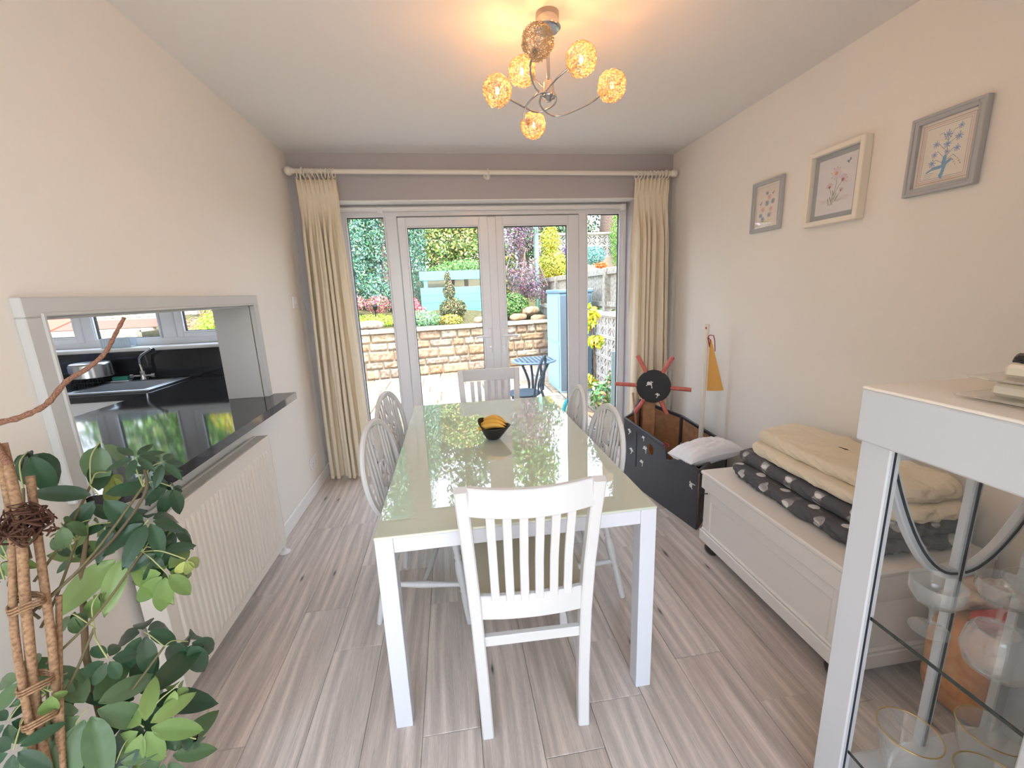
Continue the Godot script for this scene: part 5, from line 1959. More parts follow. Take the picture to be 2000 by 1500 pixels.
	g.tube([Vector3(0.235, 0.25, 2.62) - o, Vector3(0.2, 0.64, 2.56) - o, Vector3(0.215, 0.84, 2.53) - o, Vector3(0.225, 0.93, 2.50) - o], [0.008, 0.007, 0.006, 0.004], 8)
	part("branch", g, mat(rgb(120, 100, 74), 0.8), t)
	g = Geo.new()
	g.tube(catmull([Vector3(0.22, 0.84, 2.66) - o, Vector3(0.25, 0.87, 2.6) - o, Vector3(0.30, 0.92, 2.53) - o, Vector3(0.345, 1.0, 2.47) - o, Vector3(0.35, 1.06, 2.46) - o], 6), 0.0035, 8)
	part("branch", g, mat(rgb(96, 84, 64), 0.8), t)
	# whorls: x, y, z of the heart, leaflet length, tone, droop, leaflets
	var whorls := [
		[0.112, 1.128, 2.457, 0.061, 0, 0.9, 6],
		[0.231, 1.124, 2.412, 0.058, 1, 0.8, 5],
		[0.339, 1.094, 2.462, 0.031, 0, 0.2, 6],
		[0.366, 1.061, 2.419, 0.034, 0, 0.3, 6],
		[0.300, 1.016, 2.381, 0.039, 0, 0.3, 6],
		[0.367, 0.990, 2.413, 0.045, 0, 0.8, 6],
		[0.253, 1.011, 2.481, 0.071, 0, 0.2, 5],
		[0.240, 1.044, 2.417, 0.056, 3, 1.1, 4],
		[0.354, 0.940, 2.491, 0.057, 0, 0.4, 7],
		[0.344, 0.864, 2.404, 0.041, 0, 0.5, 6],
		[0.265, 0.938, 2.481, 0.045, 0, 0.3, 5],
		[0.247, 0.964, 2.510, 0.049, 2, 0.9, 3],
		[0.288, 0.863, 2.498, 0.084, 2, 0.35, 7],
		[0.360, 0.850, 2.487, 0.052, 0, 0.4, 6],
		[0.382, 0.808, 2.517, 0.060, 2, 0.6, 7],
		[0.433, 0.838, 2.518, 0.036, 3, 0.9, 3],
		[0.202, 0.879, 2.523, 0.028, 0, 0.4, 4],
		[0.277, 0.810, 2.573, 0.048, 2, 1.1, 4],
		[0.250, 0.795, 2.616, 0.032, 1, 1.0, 5],
		[0.307, 0.655, 2.525, 0.058, 0, 0.7, 6],
		[0.356, 0.558, 2.463, 0.073, 0, 0.8, 6],
		[0.328, 0.700, 2.655, 0.040, 0, 0.6, 6],
		[0.205, 0.645, 2.616, 0.053, 1, 0.4, 4],
		[0.161, 0.683, 2.657, 0.044, 1, 0.6, 5],
		[0.264, 0.690, 2.713, 0.042, 2, 0.9, 2],
		[0.268, 0.585, 2.659, 0.092, 1, 0.35, 8],
		[0.323, 0.522, 2.600, 0.088, 0, 0.3, 7],
		[0.358, 0.504, 2.653, 0.067, 2, 0.4, 7],
		[0.318, 0.312, 2.568, 0.073, 1, 0.4, 7],
		[0.428, 0.402, 2.613, 0.039, 0, 1.0, 5],
		[0.260, 0.475, 2.653, 0.045, 0, 0.4, 5],
		[0.126, 0.595, 2.673, 0.031, 0, 0.5, 5],
		[0.215, 0.611, 2.758, 0.043, 0, 0.4, 6],
		[0.253, 0.998, 2.585, 0.045, 1, 0.8, 3],
		[0.129, 0.986, 2.573, 0.029, 1, 0.5, 4],
		[0.121, 0.925, 2.581, 0.032, 2, 0.5, 3],
		[0.181, 0.915, 2.649, 0.027, 1, 0.5, 4],
		[0.321, 0.465, 2.696, 0.038, 1, 0.3, 6],
		[0.206, 0.479, 2.667, 0.033, 3, 0.5, 3],
		[0.230, 0.971, 2.592, 0.032, 1, 1.0, 2],
		[0.392, 0.535, 2.584, 0.042, 2, 0.8, 4],
	]
	var tips := []
	for b in [[0.33, 1.01, 2.45, 0.84], [0.225, 1.03, 2.46, 0.9], [0.14, 1.06, 2.52, 0.95], [0.33, 0.86, 2.50, 0.72], [0.215, 0.92, 2.52, 0.80], [0.34, 0.60, 2.52, 0.50], [0.27, 0.74, 2.60, 0.62], [0.20, 0.64, 2.66, 0.52], [0.33, 0.47, 2.62, 0.36], [0.24, 0.52, 2.68, 0.42], [0.15, 0.93, 2.60, 0.82]]:
		var tip := Vector3(b[0], b[1], b[2]) - o
		var root := Vector3(0.225, b[3], lerpf(2.745, 2.60, clampf((b[3] - 0.2) / 0.99, 0.0, 1.0))) - o
		g = Geo.new()
		g.tube(catmull([root, root.lerp(tip, 0.5) + Vector3(0.0, -0.02, 0.01), tip], 8), 0.0028, 7)
		part("branch", g, M.young_stem, t)
		tips.append(tip)
	var shapes := [leaflet_mesh(0.35, 0.165), leaflet_mesh(0.8, 0.18), leaflet_mesh(1.2, 0.19)]
	for w in whorls:
		var c := Vector3(w[0], w[1], w[2]) - o
		# petiole from the tip of the nearest branch
		var st: Vector3 = tips[0]
		for q in tips:
			if q.distance_to(c) < st.distance_to(c):
				st = q
		var mid := (st + c) * 0.5 + Vector3(0.0, 0.018, 0.008)
		g = Geo.new()
		g.tube(catmull([st, mid, c], 8), 0.0015, 6)
		var whorl := part("compound_leaf", g, M.petiole, t)
		# the whorl faces up and out from the wall
		var n := (Vector3(0.45, 1.0, 0.45) + Vector3(rng.randf_range(-0.3, 0.3), 0, rng.randf_range(-0.3, 0.3)) + (c - st).normalized() * 0.3 + Vector3(0.35, 0.1, 0.45)).normalized()
		var u := n.cross(Vector3(0.2, 0.1, 1)).normalized()
		var v := n.cross(u)
		var a0 := rng.randf() * TAU
		var count: int = w[6]
		for k in count:
			var an := a0 + TAU * (k + rng.randf_range(-0.15, 0.15)) / maxi(count, 5)
			var rad := u * cos(an) + v * sin(an)
			var dr: float = w[5] + rng.randf_range(-0.15, 0.2)
			var d := (rad * cos(dr) - n * sin(dr) * 0.8 - Vector3.UP * sin(dr) * 0.4).normalized()
			var up := (n - d * n.dot(d)).normalized()
			var L: float = w[3] * 1.8 * rng.randf_range(0.82, 1.12)
			part("leaflet", shapes[0 if dr < 0.45 else (1 if dr < 0.9 else 2)], mats[w[4]][rng.randi() % 2], whorl, Transform3D(Basis(d, up, d.cross(up)).scaled_local(Vector3.ONE * L), c + d * L * 0.12))


# leaves on and in a set of ellipsoids; every leaf two triangles with a colour of its own
func leaves(blobs: Array, count: int, size: float, cols: Array, slim := 0.5, upright := 0.0, shell := 0.35) -> ArrayMesh:
	var v := PackedVector3Array()
	var n := PackedVector3Array()
	var c := PackedColorArray()
	var ix := PackedInt32Array()
	var total := 0.0
	for b in blobs:
		total += b[1].x * b[1].y + b[1].y * b[1].z + b[1].x * b[1].z
	for b in blobs:
		var ctr: Vector3 = b[0]
		var rad: Vector3 = b[1]
		var here := int(count * (rad.x * rad.y + rad.y * rad.z + rad.x * rad.z) / total)
		for i in here:
			var d := Vector3(rng.randfn(), rng.randfn(), rng.randfn()).normalized()
			var p := ctr + d * rad * pow(rng.randf(), shell)
			var nn := (d + Vector3(rng.randfn(), rng.randfn() + 0.4, rng.randfn()) * 0.55).normalized()
			var t := (Vector3(rng.randfn(), rng.randfn(), rng.randfn()).lerp(Vector3(d.x * 0.4, 1.0, d.z * 0.4), upright))
			t = (t - nn * t.dot(nn)).normalized()
			var s := nn.cross(t) * slim
			var k := size * rng.randf_range(0.6, 1.3)
			var at := v.size()
			v.append(p - t * k * 0.5)
			v.append(p + s * k * 0.5 + nn * k * 0.08)
			v.append(p + t * k * 0.5)
			v.append(p - s * k * 0.5 + nn * k * 0.08)
			var col: Color = cols[rng.randi() % cols.size()]
			col = Color(col.r * rng.randf_range(0.8, 1.2), col.g * rng.randf_range(0.85, 1.15), col.b * rng.randf_range(0.8, 1.2)).srgb_to_linear()
			for q in 4:
				n.append(nn)
				c.append(col)
			ix.append_array([at, at + 1, at + 2, at, at + 2, at + 3])
	var arr := []
	arr.resize(Mesh.ARRAY_MAX)
	arr[Mesh.ARRAY_VERTEX] = v
	arr[Mesh.ARRAY_NORMAL] = n
	arr[Mesh.ARRAY_COLOR] = c
	arr[Mesh.ARRAY_INDEX] = ix
	var am := ArrayMesh.new()
	am.add_surface_from_arrays(Mesh.PRIMITIVE_TRIANGLES, arr)
	return am


func shrub(called: String, label: String, category: String, at: Vector3, blobs: Array, count: int, size: float, cols: Array, trunk: Array, slim := 0.5, upright := 0.0, group := "", shell := 0.35) -> Node3D:
	var t := thing(called, label, category, at, 0.0, group)
	var f := part("foliage", leaves(blobs, count, size, cols, slim, upright, shell), M.foliage, t)
	f.set_meta("kind", "stuff")
	for s in trunk:
		var g := Geo.new()
		g.tube(s[0], s[1], 9)
		part("stem" if s[1] is float and s[1] < 0.02 else "trunk", g, M.bark, t)
	return t


func rough_block(w: float, h: float, d: float, sd: int) -> ArrayMesh:
	# rock-faced stone: flat back, humped front at +z, rounded corners
	var nz := noise(1.0, sd, 3)
	var g := Geo.new()
	g.grid(10, 7, func(uu: float, ss: float) -> Vector3:
		# the outermost cells are narrow so that the edges stay crisp
		var u := 0.0 if uu <= 0.0 else (1.0 if uu >= 1.0 else lerpf(0.014 / w, 1.0 - 0.014 / w, (uu - 0.1) / 0.8))
		var s := 0.0 if ss <= 0.0 else (1.0 if ss >= 1.0 else lerpf(0.014 / h, 1.0 - 0.014 / h, (ss * 7.0 - 1.0) / 5.0))
		var x := (u - 0.5) * w
		var y := (s - 0.5) * h
		var e := minf(minf(u, 1.0 - u) * w, minf(s, 1.0 - s) * h)
		var z := d * clampf(e / 0.014, 0.0, 1.0) + nz.get_noise_2d(x * 9.0, y * 12.0) * 0.026 * clampf(e / 0.014, 0.0, 1.0)
		if e < 0.001:
			z = -0.03
		return Vector3(x, y, z), 1, 1)
	return g.mesh()


func screen_block() -> ArrayMesh:
	# pierced concrete block 0.29 square, 0.09 thick, star pattern
	var g := Geo.new()
	var a := 0.145
	rect_frame(g, -a, a, -a, a, 0.022, 0.022, 0.022, 0.022, -0.045, 0.045, 0.003)
	for k in 4:
		var an := PI * k / 4.0
		var L := 0.125 if k % 2 == 0 else 0.17
		g.box(Vector3.ZERO, Vector3(L * 2.0, 0.022, 0.07), 0.003, Basis(Vector3(0, 0, 1), an))
	for k in 4:
		var an := PI * 0.5 * k
		g.prism(PackedVector2Array([Vector2(-0.055, -0.13), Vector2(0, -0.045), Vector2(0.055, -0.13), Vector2(0.03, -0.13), Vector2(0, -0.085), Vector2(-0.03, -0.13)]), 0.07, Transform3D(Basis(Vector3(0, 0, 1), an), Vector3.ZERO))
	return g.mesh()


func garden() -> void:
	M.foliage = leafy(Color(1, 1, 1), 0.55)
	M.foliage.backlight_enabled = true
	M.foliage.backlight = Color(0.12, 0.16, 0.05)
	M.bark = patterned(mat(Color(1, 1, 1), 0.9), noise_tex(0.03, 51, [[0.0, rgb(78, 62, 52)], [0.5, rgb(120, 100, 86)], [1.0, rgb(150, 132, 116)]], 256), 3.0)
	var stones := []
	for k in 5:
		var base: Color = [rgb(172, 152, 122), rgb(160, 134, 108), rgb(180, 164, 142), rgb(150, 134, 118), rgb(168, 136, 104)][k]
		stones.append(patterned(mat(Color(1, 1, 1), 0.9), noise_tex(0.012 + 0.004 * k, 70 + k, [[0.0, base.darkened(0.35)], [0.45, base], [1.0, base.lightened(0.25)]], 256), 2.2))
	M.mortar = mat(rgb(150, 140, 124), 0.95)
	M.soil = patterned(mat(Color(1, 1, 1), 0.95), noise_tex(0.03, 81, [[0.0, rgb(66, 56, 42)], [0.5, rgb(96, 90, 58)], [1.0, rgb(118, 122, 72)]], 256), 1.5)
	M.coping = patterned(mat(Color(1, 1, 1), 0.9), noise_tex(0.02, 82, [[0.0, rgb(160, 148, 132)], [0.5, rgb(196, 184, 168)], [1.0, rgb(214, 204, 190)]], 256), 2.0)
	M.concrete = patterned(mat(Color(0.93, 0.93, 0.93), 0.9), noise_tex(0.02, 83, [[0.0, rgb(186, 176, 164)], [0.5, rgb(214, 206, 196)], [1.0, rgb(226, 220, 212)]], 256), 2.0)
	M.old_wood = patterned(mat(Color(0.92, 0.92, 0.92), 0.9), noise_tex(0.02, 84, [[0.0, rgb(140, 128, 112)], [0.5, rgb(176, 166, 150)], [1.0, rgb(196, 188, 174)]], 256), 2.5)
	M.turquoise = mat(rgb(110, 190, 186), 0.6)
	M.sleeper = mat(rgb(132, 108, 96), 0.9)
	M.red_paint = mat(rgb(214, 116, 98), 0.6)

	var grit := noise_tex(0.02, 86, [[0.0, rgb(126, 112, 98)], [0.5, rgb(166, 152, 136)], [1.0, rgb(182, 168, 152)]], 256)
	M.flag = patterned(mat(Color(1, 1, 1), 0.9), grit, 1.6)
	M.flag_buff = patterned(mat(rgb(255, 236, 214), 0.9), grit, 1.6)
	# ---- patio: bed and every flagstone
	var pt := frame_of("patio")
	var g := Geo.new()
	g.span(Vector3(-6.5, -0.3, -7.0), Vector3(3.6, -0.135, -0.28))
	part("bed", g, M.mortar, pt)
	var row := 0
	var z := -0.30
	while z > -6.2:
		var dz: float = [0.62, 0.45, 0.75, 0.55][row % 4]
		var x: float = -3.2 + [0.0, 0.3, 0.15, 0.45][row % 4]
		var k := 0
		while x < 3.2:
			var dx: float = [0.9, 0.62, 0.75, 0.5, 0.82][(k + row * 2) % 5]
			g = Geo.new()
			g.span(Vector3(x + 0.008, -0.14, z - dz + 0.008), Vector3(minf(x + dx, 3.24) - 0.008, -0.10 + 0.004 * sin(x * 9.0 + row), z - 0.008), 0.006)
			part("flagstone", g, M.flag if (k + row) % 3 else M.flag_buff, pt)
			x += dx
			k += 1
		z -= dz
		row += 1

	# ---- retaining wall of rock-faced sandstone
	var w0 := Vector3(-3.6, 0, -4.03)
	var along := Vector3(0.982, 0, -0.187)
	var fr := Basis(along, Vector3.UP, along.cross(Vector3.UP))
	var wl := frame_of("garden_wall")
	g = Geo.new()
	g.box(w0 + along * 4.1 + Vector3(0, 0.37, 0) - fr.z * 0.12, Vector3(5.6, 0.96, 0.2), 0.0, fr)
	part("mortar_core", g, M.mortar, wl)
	var variants := {}
	var y := -0.1
	var course := 0
	for ch in [0.20, 0.14, 0.21, 0.15, 0.18]:
		var s := 1.1 + 0.17 * (course % 3)
		var k := 0
		while s < 6.8:
			var len: float = [0.42, 0.24, 0.52, 0.33, 0.2, 0.46, 0.28][(k * 3 + course * 2) % 7]
			var key := "%d_%d_%d" % [int(len * 100), int(ch * 100), k % 2]
			if not variants.has(key):
				variants[key] = rough_block(len - 0.014, ch - 0.013, 0.026, 100 + variants.size())
			part("stone", variants[key], stones[(k * 7 + course * 3 + (k * k) % 5) % 5], wl, Transform3D(fr, w0 + along * (s + len * 0.5) + Vector3(0, y + ch * 0.5, 0) - fr.z * 0.012))
			s += len
			k += 1
		y += ch
		course += 1
	var s2 := 1.1
	while s2 < 6.7:
		var len2: float = [0.7, 0.55, 0.8][int(s2 * 3.0 + 1.0) % 3]
		g = Geo.new()
		g.box(Vector3.ZERO, Vector3(len2 - 0.01, 0.06, 0.3), 0.012)
		part("coping_stone", g, M.coping, wl, Transform3D(fr, w0 + along * (s2 + len2 * 0.5) + Vector3(0, 0.81 + 0.004 * sin(s2 * 5.0), 0) - fr.z * 0.08))
		s2 += len2
	# ---- bank rising behind the wall
	g = Geo.new()
	var bz := noise(0.7, 5, 3)
	g.grid(40, 30, func(u: float, q: float) -> Vector3:
		var px := lerpf(-9.0, 10.0, u)
		var pz := lerpf(-3.4, -14.0, q) - 0.19 * (px + 3.6) * (1.0 - q)
		var d := maxf(0.0, q * 10.6)
		return Vector3(px, 0.77 + 0.25 * d * (1.0 - 0.035 * d) + bz.get_noise_2d(px, pz) * 0.12 * clampf(d, 0.0, 1.0), pz - 0.95), 1, 1, true)
	var bank := struct("garden_bank", g, M.soil)
	bank.name = "garden_bank"

	# ---- side wall of pierced blocks and the fence above it
	var sb := screen_block()
	var sw := frame_of("side_wall")
	g = Geo.new()
	g.span(Vector3(3.26, -0.3, -6.9), Vector3(3.38, -0.1, -0.3))
	part("footing", g, M.concrete, sw)
	for r in 4:
		for c in 22:
			part("screen_block", sb, M.concrete, sw, T(Vector3(3.32, 0.048 + r * 0.292, -0.5 - c * 0.292), Vector3(0, -90, 0)))
	for c in 8:
		g = Geo.new()
		g.span(Vector3(3.24, 1.072, -0.36 - (c + 1) * 0.8 + 0.006), Vector3(3.40, 1.13, -0.36 - c * 0.8), 0.008)
		part("coping_stone", g, M.concrete, sw)
	var fn := thing("garden_fence", "weathered pale wooden fence above the pierced block wall", "fence", Vector3(3.36, 1.131, -3.5))
	for k in 5:
		g = Geo.new()
		g.box(Vector3(-0.02, 0.30, 2.6 - k * 1.42), Vector3(0.09, 0.6, 0.09), 0.005)
		part("post", g, M.old_wood, fn)
	for k in 4:
		for e in [0.10, 0.555]:
			g = Geo.new()
			g.box(Vector3(-0.012, e, 1.89 - k * 1.42), Vector3(0.045, 0.09 if e > 0.3 else 0.07, 1.33), 0.004)
			part("rail", g, M.old_wood, fn)
		for b in 11:
			g = Geo.new()
			g.box(Vector3(0.022, 0.31, 2.49 - k * 1.42 - b * 0.12), Vector3(0.016, 0.56, 0.112), 0.003)
			part("board", g, M.old_wood, fn)
	# ---- upper screen wall on the bank
	var uw := frame_of("upper_wall")
	g = Geo.new()
	g.span(Vector3(3.4, 1.2, -8.15), Vector3(6.4, 2.30, -7.95))
	part("base_course", g, mat(rgb(206, 178, 160), 0.9), uw)
	for r in 2:
		for c in 10:
			part("screen_block", sb, M.concrete, uw, T(Vector3(3.6 + c * 0.292, 2.447 + r * 0.292, -8.04)))
	for c in 3:
		g = Geo.new()
		g.span(Vector3(3.42 + c * 1.0, 2.885, -8.14), Vector3(4.415 + c * 1.0, 2.94, -7.94), 0.01)
		part("coping_stone", g, M.coping, uw)
	# ---- turquoise board fence behind the topiary
	var tf := thing("turquoise_fence", "turquoise painted board fence behind the topiary", "fence", Vector3(1.3, 0.95, -6.5))
	for e in [[0.93, 0.20], [0.58, 0.17], [0.405, 0.17], [0.23, 0.17], [0.055, 0.17]]:
		g = Geo.new()
		g.box(Vector3(0, e[0], 0), Vector3(1.66, e[1], 0.03), 0.004)
		part("board", g, M.turquoise, tf)
	for e in [-0.7, 0.7]:
		g = Geo.new()
		g.box(Vector3(e, 0.45, -0.05), Vector3(0.08, 1.16, 0.08), 0.004)
		part("post", g, M.turquoise, tf)
	g = Geo.new()
	g.box(Vector3(0, 0.95, 0), Vector3(0.085, 1.95, 0.085), 0.006)
	solo("turquoise_post", g, mat(rgb(140, 200, 180), 0.6), "tall pale turquoise post beside the purple-leaved tree", "post", T(Vector3(3.16, 1.0, -6.3)))
	# ---- patio furniture
	var st := thing("storage_cupboard", "tall pale blue plastic storage cupboard on the patio", "cupboard", Vector3(2.96, -0.099, -2.96))
	var blue := mat(rgb(150, 186, 206), 0.5)
	g = Geo.new()
	g.span(Vector3(-0.25, 0, -0.4), Vector3(0.25, 1.50, 0.39), 0.01)
	part("body", g, blue, st)
	g = Geo.new()
	g.span(Vector3(-0.27, 1.50, -0.42), Vector3(0.27, 1.56, 0.42), 0.015)
	part("lid", g, mat(rgb(112, 140, 156), 0.5), st)
	for k in 2:
		g = Geo.new()
		g.span(Vector3(-0.262, 0.06 + k * 0.72, -0.36), Vector3(-0.25, 0.74 + k * 0.72, 0.36), 0.006)
		part("side_panel", g, blue, st)
		g = Geo.new()
		g.span(Vector3(-0.235 + k * 0.24, 0.04, 0.39), Vector3(-0.005 + k * 0.24, 1.47, 0.402), 0.006)
		part("door", g, mat(rgb(96, 112, 126), 0.5), st)
	M.cast_metal = mat(rgb(72, 84, 94), 0.45, 0.5)
	var bt := thing("bistro_table", "round blue-grey metal bistro table on the patio", "table", Vector3(2.12, -0.099, -1.62))
	g = Geo.new()
	g.lathe([Vector2(0, 0.678), Vector2(0.27, 0.678), Vector2(0.285, 0.684), Vector2(0.285, 0.698), Vector2(0.27, 0.704), Vector2(0, 0.704)], 40)
	var top := part("table_top", g, mat(rgb(126, 146, 168), 0.35, 0.4), bt)
	g = Geo.new()
	for i in 9:
		for j in 9:
			var q := Vector2(i - 4, j - 4) * 0.055
			if q.length() < 0.25:
				g.box(Vector3(q.x, 0.705, q.y), Vector3(0.034, 0.004, 0.034), 0.001, Basis(Vector3.UP, PI / 4))
	part("lattice", g, M.cast_metal, top)
	for k in 3:
		var an := TAU * k / 3.0 + 0.5
		g = Geo.new()
		g.tube(catmull([Vector3(cos(an) * 0.2, 0.68, sin(an) * 0.2), Vector3(cos(an) * 0.09, 0.42, sin(an) * 0.09), Vector3(cos(an) * 0.13, 0.2, sin(an) * 0.13), Vector3(cos(an) * 0.24, 0.0, sin(an) * 0.24)], 6), 0.016, 8)
		part("leg", g, M.cast_metal, bt)
	var bc := thing("bistro_chair", "dark cast metal bistro chair with a scrolled back on the patio", "chair", Vector3(1.88, -0.099, -0.98), deg_to_rad(62))
	g = Geo.new()
	g.lathe([Vector2(0, 0.42), Vector2(0.17, 0.42), Vector2(0.19, 0.435), Vector2(0.18, 0.45), Vector2(0.0, 0.442)], 32)
	part("seat", g, M.cast_metal, bc)
	for k in 4:
		var an := TAU * (k + 0.5) / 4.0
		g = Geo.new()
		g.tube(catmull([Vector3(cos(an) * 0.14, 0.43, sin(an) * 0.14), Vector3(cos(an) * 0.16, 0.22, sin(an) * 0.16), Vector3(cos(an) * 0.21, 0.0, sin(an) * 0.21)], 6), 0.013, 8)
		part("leg", g, M.cast_metal, bc)
	g = Geo.new()
	var loop := []
	for i in 21:
		var an := PI * i / 20.0
		loop.append(Vector3(0.17 * cos(an), 0.44 + 0.42 * pow(sin(an), 0.7), 0.17 + 0.07 * sin(an)))
	g.tube(loop, 0.013, 8)
	for k in [-1.0, 1.0]:
		g.tube(catmull([Vector3(k * 0.03, 0.44, 0.18), Vector3(k * 0.10, 0.58, 0.20), Vector3(-k * 0.06, 0.72, 0.225), Vector3(-k * 0.12, 0.80, 0.23)], 6), 0.008, 8)
		g.tube(catmull([Vector3(k * 0.12, 0.44, 0.175), Vector3(k * 0.03, 0.60, 0.205), Vector3(k * 0.09, 0.74, 0.225), Vector3(0.0, 0.85, 0.238)], 6), 0.008, 8)
	part("scrolled_back", g, M.cast_metal, bc)
	g = Geo.new()
	var hoop := []
	for i in 24:
		hoop.append(Vector3(0.16 * cos(TAU * i / 24.0), 0.21 + 0.19 * sin(TAU * i / 24.0), 0.02 * cos(TAU * i / 12.0)))
	g.tube(hoop, 0.022, 10, true)
	solo("teal_hoop", g, mat(rgb(40, 160, 160), 0.5), "teal plastic ring standing on the patio by the doors", "ring", T(Vector3(2.36, -0.098, -0.72), Vector3(0, 30, 0)))
	g = Geo.new()
	g.tube([Vector3(0, 0, 0), Vector3(0, 0.85, 0)], 0.03, 12)
	solo("grey_post", g, mat(rgb(130, 148, 146), 0.6), "short grey-green post by the pierced wall", "post", T(Vector3(2.92, -0.099, -0.95)))
	g = Geo.new()
	soft_box(g, Vector3(0, 0.1, 0), Vector3(0.24, 0.08, 0.12), 3.0, 0.03, noise(1.0, 3, 3), 24, 14, 6.0)
	var rk := solo("garden_rock", g, stones[3], "long grey-brown rock on top of the stone wall at the left", "rock", T(Vector3(-0.42, 0.83, -4.96), Vector3(0, 10, 0)), "rocks along the wall")
	for k in [[Vector3(2.55, 0.83, -5.50), 0.9, "flat sandstone rock on the wall by the purple-leaved tree"], [Vector3(3.0, 0.80, -5.55), 0.8, "rounded rock stacked at the wall's right end"], [Vector3(2.85, 0.93, -5.75), 1.1, "pale rock behind the others at the wall's right end"], [Vector3(1.75, 0.83, -5.33), 0.8, "small blue-grey rock beside the topiary"]]:
		var r2: MeshInstance3D = rk.duplicate()
		r2.name = numbered("garden_rock")
		add_child(r2)
		r2.transform = T(k[0], Vector3(0, k[1] * 40.0, 0), Vector3.ONE * k[1])
		r2.material_override = stones[4 if k[1] < 1.0 else 0]
		r2.set_meta("label", k[2])
	var sl := thing("solar_light", "small black solar light on a spike among the flowers", "light", Vector3(-0.38, 0.95, -5.35))
	g = Geo.new()
	g.tube([Vector3(0, 0, 0), Vector3(0, 0.26, 0)], 0.014, 8)
	part("spike", g, M.black_metal, sl)
	g = Geo.new()
	g.lathe([Vector2(0, 0.24), Vector2(0.04, 0.25), Vector2(0.05, 0.32), Vector2(0.06, 0.34), Vector2(0.0, 0.37)], 14)
	part("head", g, M.black_metal, sl)

	# ---- planting
	var blue_green := [rgb(92, 136, 114), rgb(112, 156, 128), rgb(76, 118, 100), rgb(134, 172, 136)]
	var mid_green := [rgb(86, 130, 66), rgb(112, 150, 78), rgb(68, 108, 56), rgb(140, 172, 92)]
	var dark_green := [rgb(52, 84, 50), rgb(70, 102, 58), rgb(88, 120, 68), rgb(44, 70, 46)]
	var lime := [rgb(176, 200, 66), rgb(196, 212, 84), rgb(150, 184, 62)]
	var yellow := [rgb(214, 206, 70), rgb(226, 214, 96), rgb(190, 190, 66), rgb(160, 172, 70)]
	var purple := [rgb(120, 94, 112), rgb(146, 116, 132), rgb(96, 72, 90), rgb(168, 136, 146), rgb(120, 120, 110)]
	var pink := [rgb(224, 120, 150), rgb(236, 150, 170), rgb(210, 96, 120), rgb(120, 150, 90)]
	shrub("blue_conifer", "tall blue-green conifer with upright plumes behind the left pane", "tree", Vector3(-0.25, 1.1, -6.6), [[Vector3(-0.55, 1.3, 0.0), Vector3(0.34, 1.35, 0.32)], [Vector3(-0.1, 1.6, -0.1), Vector3(0.36, 1.7, 0.34)], [Vector3(0.35, 1.5, 0.0), Vector3(0.32, 1.55, 0.32)], [Vector3(0.68, 1.9, -0.2), Vector3(0.26, 1.8, 0.3)], [Vector3(-0.25, 0.45, 0.3), Vector3(0.3, 0.42, 0.26)], [Vector3(0.2, 0.4, 0.3), Vector3(0.28, 0.36, 0.26)], [Vector3(-0.75, 0.7, 0.15), Vector3(0.3, 0.7, 0.3)], [Vector3(0.1, 3.4, -0.3), Vector3(0.6, 2.2, 0.5)]], 42000, 0.075, blue_green, [[[Vector3(0, -0.3, 0), Vector3(0, 1.2, 0), Vector3(0.05, 3.0, -0.1)], [0.12, 0.1, 0.06]]], 0.35, 0.55)
	shrub("yellow_green_shrub", "broad yellow-green leafy shrub behind the left door", "shrub", Vector3(1.2, 1.9, -7.6), [[Vector3(-0.3, 0.7, 0), Vector3(0.55, 0.7, 0.5)], [Vector3(0.45, 0.9, 0.1), Vector3(0.6, 0.75, 0.5)], [Vector3(0.1, 1.6, -0.3), Vector3(0.9, 0.8, 0.5)]], 14000, 0.085, [rgb(150, 166, 84), rgb(172, 180, 104), rgb(120, 144, 70), rgb(98, 126, 64), rgb(196, 190, 120)], [[[Vector3(0, -0.4, 0), Vector3(0.1, 1.0, 0)], 0.06]])
	shrub("spreading_juniper", "low spreading green juniper above the turquoise boards", "shrub", Vector3(1.55, 1.75, -7.1), [[Vector3(0, 0.32, 0), Vector3(0.7, 0.2, 0.4)], [Vector3(-0.5, 0.25, 0.1), Vector3(0.45, 0.16, 0.3)]], 7000, 0.06, [rgb(120, 168, 92), rgb(142, 186, 104), rgb(96, 144, 78)], [[[Vector3(0, -0.3, 0), Vector3(0, 0.3, 0)], 0.05]], 0.35)
	shrub("topiary", "dark two-tier topiary bush with a spire on the wall's bed", "topiary", Vector3(1.16, 0.82, -5.75), [[Vector3(0.02, 0.33, 0), Vector3(0.29, 0.24, 0.27)], [Vector3(-0.04, 0.70, 0), Vector3(0.13, 0.2, 0.13)], [Vector3(-0.06, 0.95, 0), Vector3(0.07, 0.18, 0.07)]], 6000, 0.05, [rgb(92, 100, 56), rgb(122, 122, 76), rgb(66, 76, 44), rgb(150, 142, 92), rgb(112, 96, 66)], [[[Vector3(0, -0.1, 0), Vector3(0, 0.9, 0)], 0.03]])
	shrub("yellow_flowers", "clump of yellow flowers below the topiary", "flowers", Vector3(1.12, 0.83, -5.30), [[Vector3(0, 0.1, 0), Vector3(0.24, 0.13, 0.12)]], 1800, 0.045, [rgb(232, 206, 60), rgb(214, 196, 84), rgb(120, 132, 60), rgb(190, 170, 110)], [])
	shrub("lime_groundcover", "bright lime green cushion of groundcover above the wall at the left", "plant", Vector3(-0.45, 0.86, -5.45), [[Vector3(0, 0.1, 0), Vector3(0.55, 0.16, 0.25)]], 4500, 0.035, lime, [])
	shrub("soft_green_plants", "soft green plants with grey foliage beside the yellow flowers", "plant", Vector3(0.55, 0.85, -5.35), [[Vector3(0, 0.12, 0), Vector3(0.4, 0.2, 0.2)]], 4000, 0.04, [rgb(136, 182, 106), rgb(164, 196, 150), rgb(150, 190, 176), rgb(120, 170, 90)], [])
